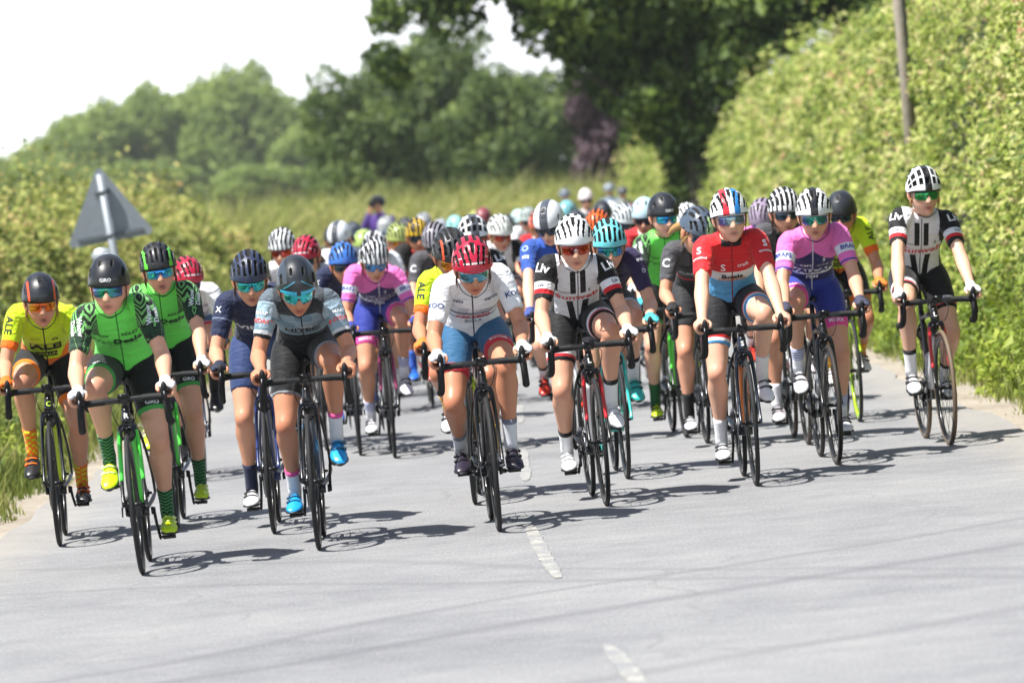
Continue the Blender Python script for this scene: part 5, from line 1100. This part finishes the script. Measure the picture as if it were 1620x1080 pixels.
def add(p):
    mw = place(p); pk = dict(p.get('pose', {})); pk.setdefault('crank', 40); key = tuple(sorted(pk.items()))
    o = make_rider(mw, key, p['kit'], p['helmet'], p.get('lens', BLUE), p.get('gf', '1a1a1c'), p.get('socks', ('e6e6ea', None, 'plain')), p.get('shoes', 'e4e4e8'), p.get('dial', '2a2a2c'), p.get('gloves', 'e6e6ea'), p.get('skin', 0), p.get('hair', '4a3220'), p.get('tail', len(p['who']) % 2 == 0), p.get('texts', True), p.get('hmark'))
    tag(o, p['who'], 'person', p.get('group', 'riders in the bunch'))
    bk = dict(p.get('bike', {})); b = make_bike(mw, steer=R_(p.get('steer', 0.0)), crank=R_(pk['crank']), **bk)
    tag(b, p['ride'], 'bicycle', 'race bicycles of the bunch')

RD = [
 dict(c=(226, 908), yaw=2.0, roll=-1.5, kit='waow', pose=dict(face=2, sway=-0.012, tilt=0.012, top=1.545, crank=35, hyaw=-6, hpitch=6, hroll=4), helmet=('aero', '1c1d21', None), hmark=[('GIRO', 0.022, 0.022, 'e8e8ea')], lens=GRNL, socks=('3a8a52', '0c120e', 'zig'), shoes='d2f01a', dial='e8f4a0', gloves='d9d9de', bike=dict(frame='121316', accent='4fdc46', panel='4fdc46', mark='R', markcol='d8dadd'),
   who='cyclist in green patterned jersey and closed black helmet, foremost on the left', ride='black bicycle with green fork blades, foremost on the left'),
 dict(c=(95, 863), yaw=3.2, kit='ale', pose=dict(face=1, tilt=-0.015, sway=0.01, top=1.47, crank=57, hyaw=6, hpitch=8, lean=34), helmet=('smooth', '1e2026', H_ORG), lens=ORNG, socks=('f0781a', 'c8d820', 'dots'), shoes='232326', dial='f07018', gloves='f0701c', skin=1, hair='b08a52', bike=dict(frame='131416', panel='c2dc20', mark='C', markcol='b8e02a', accent=None),
   who='cyclist in lime and orange jersey and red lenses at the left verge', ride='black bicycle with lime down tube, leftmost of all'),
 dict(c=(281, 836), yaw=1.6, kit='waow', pose=dict(face=1, sway=0.015, top=1.58, crank=15, hyaw=4, hpitch=4, hroll=-5), helmet=('ribbed', '22242a', H_GRN), lens=BLUE, socks=('3a8a52', '0c120e', 'zig'), shoes='d2f01a', dial='e8f4a0', gloves='d9d9de', bike=dict(frame='121316', accent='4fdc46', panel='4fdc46', mark='R', markcol='d8dadd'),
   who='cyclist in green jersey with green striped ribbed helmet behind the front left rider', ride='green forked bicycle second from the front on the left'),
 dict(c=(434, 843), yaw=1.0, kit='virtu', pose=dict(face=3, tilt=0.012, sway=-0.015, top=1.495, crank=195, hyaw=4, hpitch=14), helmet=('ribbed', '2c3550', None), lens=TEAL, socks=('1b2340', None, 'plain'), shoes='e6e6e8', gloves='1c2338', skin=1, bike=dict(frame='1d2c58', mark=None, tape=None, fork='20306a'),
   who='cyclist in all navy jersey with white lettering and turquoise lenses', ride='navy bicycle beside the grey and black rider'),
 dict(c=(505, 869), yaw=0.6, kit='hitec', pose=dict(face=2, tilt=-0.012, top=1.455, crank=222, hyaw=5, hpitch=26, lean=33), helmet=('aero', '20242a', H_CYAN), lens=TEAL, socks=('dfe2e8', 'd85a9a', 'top'), shoes='1f9be0', dial='12506e', gloves=None, skin=2, hair='1c1512', bike=dict(frame='15171b', panel='2a3c50', mark=None, bottle='a8c8d8'),
   who='cyclist in grey blue patterned jersey looking down, with blue shoes', ride='dark bicycle ridden by the rider in blue shoes'),
 dict(c=(790, 840), yaw=2.4, roll=-1.0, kit='cerv', pose=dict(face=0, tilt=0.014, sway=0.01, top=1.475, crank=268, hyaw=3, hpitch=22, lean=36), helmet=('wedge', 'b81a3a', H_RED), lens=('2a6f8c', '6aa8b8'), gf='d8d8da', socks=('dcdfe6', '7a8090', 'top'), shoes='2a2433', dial='101012', gloves='e8e8ee', skin=2, bike=dict(frame='141418', fork='141418', mark=None, rim='121214'),
   who='cyclist in white jersey and blue shorts with glossy red helmet, centre front', ride='black bicycle on the centre line, foremost in the middle'),
 dict(c=(960, 800), yaw=3.4, roll=-1.0, kit='sunweb', pose=dict(face=0, tilt=-0.012, sway=-0.01, top=1.535, crank=228, hyaw=-2, hpitch=10), helmet=('wedge', 'eceef0', None), lens=REDL, gf='e8e8ea', socks=('eceef0', '1a1a1c', 'top'), shoes='eceef0', dial='c8c8cc', gloves='eceef0', skin=0, bike=dict(frame='141416', accent='c4222c', panel='e6e7ea', mark='L', tyre=None),
   who='cyclist in white and black jersey with red lenses, right of centre', ride='black, white and red bicycle right of the centre line'),
 dict(c=(1197, 768), yaw=1.2, kit='boels', pose=dict(face=3, tilt=0.008, top=1.60, crank=198, hyaw=4, hpitch=2, hroll=-3), helmet=('wedge', 'eceef0', H_LUX), hmark=[('S', 0.098, 0.034, '22242a')], lens=CLEAR, gf='e8e8ea', socks=('e8eaee', None, 'plain'), shoes='ececf0', gloves=None, skin=3, bike=dict(frame='1c2636', panel='e0782a', mark='S', rim='17181c'),
   who='cyclist in red, white and light blue jersey with striped helmet', ride='dark blue bicycle with orange down tube under the red jersey'),
 dict(c=(1325, 735), yaw=1.8, steer=1.5, kit='valcar', pose=dict(face=2, sway=0.012, tilt=0.012, top=1.56, crank=38, hyaw=-4, hpitch=8), helmet=('wedge', 'e2e4e8', H_BLK), lens=GRNL, gf='e0e0e4', socks=('e6e8f0', '3448a8', 'rings'), shoes='e8e8ec', gloves='3a3c52', skin=0, bike=dict(frame='17181c', mark=None, tyre='2a2420'),
   who='cyclist in pink and navy jersey on the right, with green lenses', ride='black bicycle ridden on the right in the pink jersey pair'),
 dict(c=(1503, 704), yaw=3.4, steer=1.0, kit='sunweb', pose=dict(face=0, tilt=-0.02, sway=0.02, top=1.63, crank=80, hyaw=6, hpitch=4), helmet=('round', 'eceef0', H_BLK), lens=('1a9a50', '2a7a3a'), gf='2a2a2c', socks=('e8e8ec', '1a1a1c', 'top'), shoes='ececf0', gloves='e2e2e8', skin=3, hair='b08a52', bike=dict(frame='151517', accent='cf2a30', panel='e4e5e8', mark='L', tyre='6a5a48'),
   who='upright cyclist in white and black jersey at the right verge, rightmost of all', ride='black bicycle with pale tyres, rightmost by the hedge'),
 dict(c=(993, 757), yaw=2.6, kit='trek', pose=dict(face=1, tilt=0.015, sway=0.02, top=1.485, crank=205, hyaw=0, hpitch=12), helmet=('ribbed', '6fcfd8', None), lens=('18a890', '2a5ad0'), socks=('e2e4ea', '1a1a1c', 'top'), shoes='36b8ae', dial='12605a', gloves='4ab8c0', skin=0, bike=dict(frame='2fbfb4', mark=None),
   who='cyclist in dark purple jersey with pale turquoise ribbed helmet', ride='turquoise bicycle behind the white and black rider'),
 dict(c=(625, 724), yaw=2.6, kit='valcar', pose=dict(face=2, tilt=-0.018, sway=-0.02, top=1.475, crank=220, hyaw=6, hpitch=20), helmet=('wedge', 'dcdfe2', H_STR), lens=('3a78b8', '6a90b8'), socks=('e6e8f0', '3448a8', 'rings'), shoes='ececf0', gloves='2c3c8c', skin=1, bike=dict(frame='17181c', accent='8a2f5c', mark=None),
   who='cyclist in pink and navy jersey behind the rider in blue shoes', ride='dark bicycle with plum fork, left of the centre line'),
 dict(c=(1086, 692), yaw=3.0, kit='waow', pose=dict(face=3, tilt=0.02, top=1.605, crank=-160, hyaw=14, hpitch=6, lean=44), helmet=('aero', '1e1f24', None), hmark=[('GIRO', 0.022, 0.022, 'e8e8ea')], lens=BLUE, socks=('3a8a52', '0c120e', 'zig'), shoes='d2f01a', gloves='3ab0c8', skin=3, bike=dict(frame='121316', accent='58d83c', panel='58d83c', mark=None),
   who='cyclist in green jersey and black helmet left of the red jersey', ride='green and black bicycle left of the red jersey rider'),
 dict(c=(1140, 712), yaw=2.4, kit='canyon', pose=dict(face=0, sway=-0.02, top=1.50, crank=175, hyaw=28, hpitch=30, hroll=10), helmet=('wedge', '4a5664', lambda a, l: [((l < -0.5) & (a.abs() < 0.3), 'a8c890')]), lens=DARKL, socks=('141416', None, 'plain'), shoes='e0e0e4', gloves='1a1a1c', skin=1, hair='b08a52', bike=dict(frame='141416', mark=None),
   who='cyclist in charcoal jersey turning her head down beside the red jersey', ride='black bicycle between the green and the red rider'),
 dict(c=(1279, 703), yaw=1.6, kit='canyon', pose=dict(face=2, tilt=-0.015, top=1.575, crank=150, hyaw=6, hpitch=4), helmet=('ribbed', 'e4e6e8', H_STR), lens=DARKL, gf='e6e6e8', socks=('e6e6ea', None, 'plain'), shoes='e8e0e4', gloves='1a1a1c', skin=1, bike=dict(frame='17181a', mark=None, tyre='4a4038'), texts=False,
   who='cyclist in black jersey and black striped white helmet behind the red jersey', ride='black bicycle behind the pink jersey rider on the right'),
 dict(c=(1360, 667), yaw=1.2, kit='ale', pose=dict(face=1, tilt=0.02, sway=0.015, top=1.515, crank=100, hyaw=-14, hpitch=8), helmet=('smooth', '23262c', None), lens=DARKL, socks=('f0781a', 'c8d820', 'dots'), shoes='e2e2e6', gloves='ef7a2a', skin=2, bike=dict(frame='141518', accent='b4dc20', rim='a8d020', mark=None),
   who='cyclist in lime and orange jersey behind the pink jersey on the right', ride='bicycle with lime rims by the right verge'),
 dict(c=(517, 712), yaw=2.0, kit='cerv', pose=dict(face=3, sway=-0.02, top=1.52, crank=200, hyaw=-20, hpitch=14), helmet=('wedge', 'b81a3a', H_RED), lens=DARKL, socks=('dcdfe6', None, 'plain'), shoes='1f9be0', gloves='e8e8ee', skin=1, bike=dict(frame='141418', mark=None),
   who='cyclist in white jersey with red helmet behind the grey blue rider', ride='black bicycle half hidden behind the grey blue rider'),
 dict(c=(752, 797), yaw=-1.0, kit='ale', pose=dict(face=2, sway=-0.02, tilt=0.02, top=1.515, crank=310, hyaw=16, hpitch=24), helmet=('ribbed', '2b2c30', H_ORG), lens=ORNG, socks=('e8d020', 'd84020', 'dots'), shoes='e6e6e8', gloves='ef7a2a', skin=2, bike=dict(frame='141518', mark=None, accent='c2dc20'),
   who='cyclist in lime jersey and dark helmet hidden behind the centre front rider', ride='black bicycle close behind the centre front rider'),
]
for p in RD: add(p)

# riders farther back: (helmet px, distance, wanted helmet top px y or None, kit, helmet, lens, label)
def topz(px, py, d): return CAM_H + (at_depth(px, py, d).z - CAM_H)
BANK = [dict(crank=30, hpitch=10, hyaw=-12, face=1, tilt=0.015), dict(crank=200, hpitch=16, hyaw=18, face=2, sway=0.02), dict(crank=110, hpitch=6, hyaw=6, face=3, tilt=-0.02), dict(crank=290, hpitch=22, hyaw=-20, sway=-0.02)]
FAR = [
 ((440, 362), 36.5, 'sunweb', ('wedge', 'e4e6e8', H_STR), REDL, 'cyclist with black striped white helmet and red lenses behind the navy rider'),
 ((280, 411), 33.0, 'cerv', ('wedge', 'b81a3a', H_RED), DARKL, 'cyclist in white jersey mostly hidden behind the second green rider'),
 ((745, 340), 33.5, 'sunweb', ('round', 'eceef0', H_GREY), REDL, 'cyclist with big white round vented helmet behind the centre front rider'),
 ((875, 317), 33.0, 'fdj', ('smooth', 'dfe2e6', H_GREY), DARKL, 'cyclist in royal blue jersey left of the white and black rider'),
 ((945, 332), 38.0, 'red', ('ribbed', 'e8651a', None), DARKL, 'cyclist with bright orange helmet between white and turquoise helmets'),
 ((785, 338), 41.0, 'sunweb', ('wedge', 'e2e6e0', None), REDL, 'cyclist in white and black jersey behind the red helmet, dark lenses'),
 ((535, 394), 34.5, 'virtu', ('wedge', '3a6fc0', None), DARKL, 'cyclist with bright blue helmet behind the white jersey on the left'),
 ((537, 366), 44.0, 'white', ('smooth', 'dfe3e8', H_GREY), DARKL, 'cyclist with plain white helmet behind the blue helmet'),
 ((588, 360), 41.0, 'white', ('round', 'e6e8ea', H_BLK), DARKL, 'cyclist with white helmet directly behind the left pink jersey'),
 ((622, 360), 45.0, 'red', ('ribbed', 'a9b866', None), ORNG, 'cyclist with lime ribbed helmet beside the yellow helmet'),
 ((657, 356), 42.0, 'lotto', ('ribbed', 'd8b020', H_YEL), DARKL, 'cyclist in black jersey with yellow striped helmet'),
 ((690, 352), 38.0, 'canyon', ('ribbed', 'a8a4b0', H_STR), DARKL, 'cyclist with grey helmet behind the dark helmet of the lime rider'),
 ((571, 362), 47.0, 'green', ('aero', '9fb564', None), DARKL, 'cyclist with lime helmet left of the white helmets'),
 ((985, 327), 42.0, 'white', ('ribbed', 'd6dde2', None), DARKL, 'cyclist with pale grey ribbed helmet above the turquoise helmet'),
 ((1088, 320), 38.0, 'canyon', ('wedge', 'e4e8e8', None), DARKL, 'cyclist with white helmet between green jersey and red jersey'),
 ((1213, 313), 36.0, 'valcar', ('wedge', '9a8aa0', None), ('6a3ab0', '3a5ad0'), 'cyclist with mauve helmet just right of the striped helmet'),
 ((1022, 312), 38.5, 'red', ('aero', 'b4d2dc', None), DARKL, 'cyclist with pale blue helmet left of the green jersey on the right'),
 ((850, 338), 46.0, 'red', ('wedge', 'c8583c', None), DARKL, 'cyclist with red orange helmet left of the royal blue jersey'),
 ((640, 338), 58.0, 'lotto', ('ribbed', '4a4c54', None), DARKL, 'distant cyclist with dark grey helmet above the yellow helmet'),
 ((672, 334), 62.0, 'white', ('ribbed', 'd4d8de', None), DARKL, 'distant cyclist with white helmet left of the turquoise dot helmet'),
 ((696, 333), 66.0, 'blue', ('wedge', 'c8ced8', None), BLUE, 'distant cyclist with silver helmet above the grey helmet'),
 ((716, 336), 58.0, 'white', ('aero', '8fc4c4', None), DARKL, 'distant cyclist with turquoise helmet above the round vented helmet'),
 ((752, 327), 68.0, 'green', ('wedge', 'c8cc70', None), DARKL, 'distant cyclist with yellow green helmet behind the bunch middle'),
 ((768, 330), 64.0, 'red', ('aero', '8a4048', None), DARKL, 'distant cyclist with dark red helmet beside the yellow green one'),
 ((800, 332), 58.0, 'purple', ('ribbed', '5a5862', None), DARKL, 'distant cyclist with slate helmet in purple jersey'),
 ((818, 328), 62.0, 'white', ('aero', 'bcd8d6', None), DARKL, 'distant cyclist with pale mint helmet left of the silver green helmet'),
 ((836, 328), 55.0, 'white', ('ribbed', 'bcc8c4', None), DARKL, 'distant cyclist with silver green ribbed helmet'),
 ((902, 316), 56.0, 'blue', ('aero', '78b4bc', None), DARKL, 'distant cyclist with teal helmet right of the grey panelled helmet'),
 ((912, 330), 50.0, 'canyon', ('aero', '3a3c44', None), DARKL, 'distant cyclist with dark closed helmet behind the white and black rider'),
 ((965, 322), 60.0, 'white', ('smooth', 'dfe4e4', None), DARKL, 'distant cyclist with smooth white helmet above the orange helmet'),
 ((955, 330), 52.0, 'lotto', ('aero', '2a2c34', None), DARKL, 'distant cyclist with black helmet right behind the orange helmet'),
 ((612, 352), 62.0, 'white', ('ribbed', 'e0e4e6', None), BLUE, 'distant cyclist with white helmet left of the lime ribbed helmet'),
 ((1000, 328), 56.0, 'red', ('aero', '9a5058', None), DARKL, 'distant cyclist in red right of the pale grey helmet'),
 ((520, 372), 55.0, 'canyon', ('ribbed', '33363e', None), DARKL, 'distant cyclist with black helmet at the left rear of the bunch'),
 ((556, 358), 60.0, 'blue', ('ribbed', '4a5668', None), BLUE, 'distant cyclist with blue grey helmet at the left rear'),
]
BC = ['15161a', '20283c', '8a1f28', 'c8ccd0', '2a5a9c', '3a8a4a', '1a1a1c', 'd0d2d4']
for i, ((hx, hy), d, kit, hel, ln, lab) in enumerate(FAR):
    z = topz(hx, hy, d); b = dict(BANK[i % 4]); near = d < 39.5
    b['top'] = round(min(max(z, 1.46), 1.66), 2) if near else (1.50, 1.54, 1.57, 1.60)[i % 4]
    p = dict(h=(hx, d), yaw=2.2, kit=kit, pose=b, helmet=hel, lens=ln, texts=near, skin=i % 4, hair=('4a3220', 'b08a52', '6e4c2c', '1c1512')[i % 4], shoes=('e4e4e8', '1c1c1e', '2a6ad8', 'd83a2a')[i % 4], gloves=('e6e6ea', '1c1c20', None, '3a4a8a')[i % 4],
             socks=(('e6e6ea', None, 'plain'), ('16161a', None, 'plain'), ('3a6ad0', None, 'plain'), ('e6e6ea', '1a1a1c', 'top'))[i % 4], who=lab, bike=dict(frame=BC[i % 8], detail=near),
             ride='bicycle of the ' + lab.replace('distant cyclist', 'distant one').replace('cyclist', 'one'))
    if not near:      # keep the helmet at the height seen in the photograph by shifting the distance to the eye line
        p['pose'] = b
    add(p)
# ------------------------------------------------------------------ people standing behind the bunch
def stand_person(loc, rz, jacket, trousers, head=None, cam=False, skin=1, hair='4a3220', label='', s=1.0, helmet=False):
    o_m = MB(); sh = 1.42
    HV, HF, HC = HEAD; hz = 1.64
    o_m.add(HV * 1.05 + (0, -0.01, hz), HF, 0, HC)
    o_m.tube([(0, 0.03, 1.40), (0, 0.015, 1.5), (0, 0.01, 1.6)], (0.06, 0.052, 0.05), n=12)
    o_m.rings([np.c_[w * np.cos(t_ := np.linspace(0, 6.2832, 18, endpoint=False)), d * np.sin(t_) + 0.02, np.full(18, z)] for z, w, d in ((0.88, 0.15, 0.10), (1.1, 0.13, 0.09), (1.3, 0.16, 0.10), (1.4, 0.15, 0.08), (1.45, 0.06, 0.05))])
    up = MB(); lo = MB(); cm = MB()
    up.rings([np.c_[w * np.cos(t_ := np.linspace(0, 6.2832, 20, endpoint=False)), d * np.sin(t_) + 0.02, np.full(20, z)] for z, w, d in ((0.80, 0.175, 0.125), (0.95, 0.17, 0.12), (1.12, 0.155, 0.115), (1.3, 0.18, 0.125), (1.38, 0.185, 0.11), (1.45, 0.13, 0.09), (1.50, 0.07, 0.065))])
    for q in (-1, 1):
        S0 = np.array((q * 0.19, 0.02, 1.385))
        if cam: el, wr = np.array((q * 0.23, -0.20, 1.24)), np.array((q * 0.07, -0.24, 1.56))
        else: el, wr = np.array((q * 0.26, 0.04, 1.10)), np.array((q * 0.24, -0.06, 0.87))
        up.tube(spl([S0 + (-q * 0.06, 0, 0.01), S0, lerp(S0, el, 0.5), el, lerp(el, wr, 0.85)], 3), spl([[0.06], [0.07], [0.058], [0.052], [0.042]], 3)[:, 0], n=12)
        o_m.tube(spl([S0 * (0.4, 1, 1), S0, lerp(S0, el, 0.9), lerp(el, wr, 0.1), lerp(el, wr, 0.9), wr], 3), 0.028, n=10)
        d = unit(wr - el)
        o_m.tube(spl([wr, wr + d * 0.05, wr + d * 0.09], 3), (0.026, 0.032, 0.036, 0.038, 0.036, 0.032, 0.02), (0.018,) * 7, n=10)
        for k in range(4): b = wr + d * 0.085 + np.array((0, -0.03 + 0.02 * k, 0)); o_m.tube([b, b + d * 0.03, b + d * 0.05 + np.array((-q * 0.02, 0, 0))], (0.009, 0.0085, 0.006), n=6)
        o_m.tube([wr + d * 0.03 + np.array((-q * 0.02, -0.01, 0)), wr + d * 0.06 + np.array((-q * 0.04, -0.03, 0))], (0.011, 0.008), n=6)
        lo.tube(spl([(q * 0.09, 0.02, 0.95), (q * 0.10, 0.02, 0.75), (q * 0.105, 0.01, 0.48), (q * 0.11, 0.03, 0.2), (q * 0.11, 0.03, 0.06)], 3), spl([[0.10], [0.092], [0.068], [0.06], [0.055]], 3)[:, 0], n=12)
        o_m.tube([(q * 0.07, 0.02, 0.95), (q * 0.105, 0.01, 0.48), (q * 0.11, 0.03, 0.03)], (0.07, 0.05, 0.035), n=10)
        o_m.tube([(q * 0.11, 0.06, 0.04), (q * 0.11, 0.0, 0.05), (q * 0.115, -0.09, 0.035), (q * 0.115, -0.15, 0.025)], (0.035, 0.042, 0.046, 0.02), (0.04, 0.045, 0.032, 0.018), n=10)
    lo.rings([np.c_[w * np.cos(t_ := np.linspace(0, 6.2832, 18, endpoint=False)), d * np.sin(t_) + 0.02, np.full(18, z)] for z, w, d in ((0.80, 0.13, 0.11), (0.86, 0.168, 0.12), (0.96, 0.16, 0.115))])
    o = link('person', o_m.mesh('person', None, True, True), None, [SKINS[skin]]); o.location = loc; o.rotation_euler = (0, 0, rz); o.scale = (s, s, s)
    link('jacket', up.mesh('jacket'), o, [M(jacket, 0.8, bmp=0.5, nscale=10)]); link('trousers', lo.mesh('trousers'), o, [M(trousers, 0.85, bmp=0.5, nscale=10)])
    if helmet:
        hm = MB(); th = np.linspace(0, 6.2832, 24, endpoint=False)
        hm.rings([np.c_[0.125 * r * np.cos(th), 0.15 * r * np.sin(th) + 0.01, np.full(24, z + hz)] for z, r in ((-0.03, 0.92), (0.0, 0.98), (0.05, 1.0), (0.09, 0.9), (0.125, 0.66), (0.145, 0.35), (0.15, 0.05))]); link('helmet', hm.mesh('helmet'), o, [helmet_mat(helmet)])
    else:
        D = _pm[next(iter(_pm))]; hr = MB(); th = np.linspace(0, 6.2832, 18, endpoint=False)
        hr.rings([np.c_[0.086 * r * np.cos(th), 0.104 * r * np.sin(th) + 0.012, np.full(18, z + hz)] for z, r in ((0.045, 0.98), (0.07, 0.97), (0.10, 0.78), (0.122, 0.42), (0.128, 0.05))]); link('hair', hr.mesh('hair'), o, [HAIR[hair]])
    tag(o, label, 'person'); return o
pX = px_x(598, 330, 88.0)
ph = stand_person((pX, 88.0, 0), R_(-12), '4a2f7c', '1a1a1e', cam=True, helmet='2a2a30', label='photographer in purple top holding a camera up behind the bunch', s=1.10)
cm = MB(); cm.box(0, -0.17, 1.66, 0.15, 0.08, 0.11); cm.box(0, -0.165, 1.73, 0.06, 0.06, 0.04); cm.tube([(0, -0.20, 1.655), (0, -0.27, 1.655), (0, -0.275, 1.655), (0, -0.38, 1.655), (0, -0.42, 1.655)], (0.038, 0.042, 0.048, 0.05, 0.058), ref=(1, 0, 0), n=16)
co = link('camera', cm.mesh('camera', [M('141416', 0.45)], False)); co.name = 'photo_camera'; co.location = ph.location; co.rotation_euler = ph.rotation_euler; co.scale = ph.scale
tag(co, 'black camera with long lens held by the photographer in purple', 'camera')
stand_person((px_x(893, 300, 112), 112, 0), 0.2, '5a6a80', '2a3040', label='spectator in slate blue jacket at the far end of the road', helmet='6a7480', s=1.03, skin=0)
stand_person((px_x(964, 300, 118), 118, 0), -0.3, '7a8898', '30343c', label='spectator in grey jacket left of the clipped hedge end', helmet='8a929c', s=1.06, hair='6e4c2c', skin=1)
stand_person((px_x(985, 300, 114), 114, 0), 0.1, '8a8f88', '3a3c44', label='spectator in pale grey top by the clipped hedge end', helmet='4a4e58', s=1.0, hair='1c1512', skin=2)
add(dict(h=(932, 70.0), yaw=2.2, kit='white', pose=dict(top=1.74, crank=75, lean=62, hpitch=6), helmet=('smooth', 'f0e2e2', None), lens=DARKL, texts=False, who='distant cyclist sitting upright with white helmet above all others', ride='bicycle of the distant cyclist sitting upright', bike=dict(frame='2a2c30', detail=False)))  # motorbike rider in white, built as an upright cyclist on a bicycle
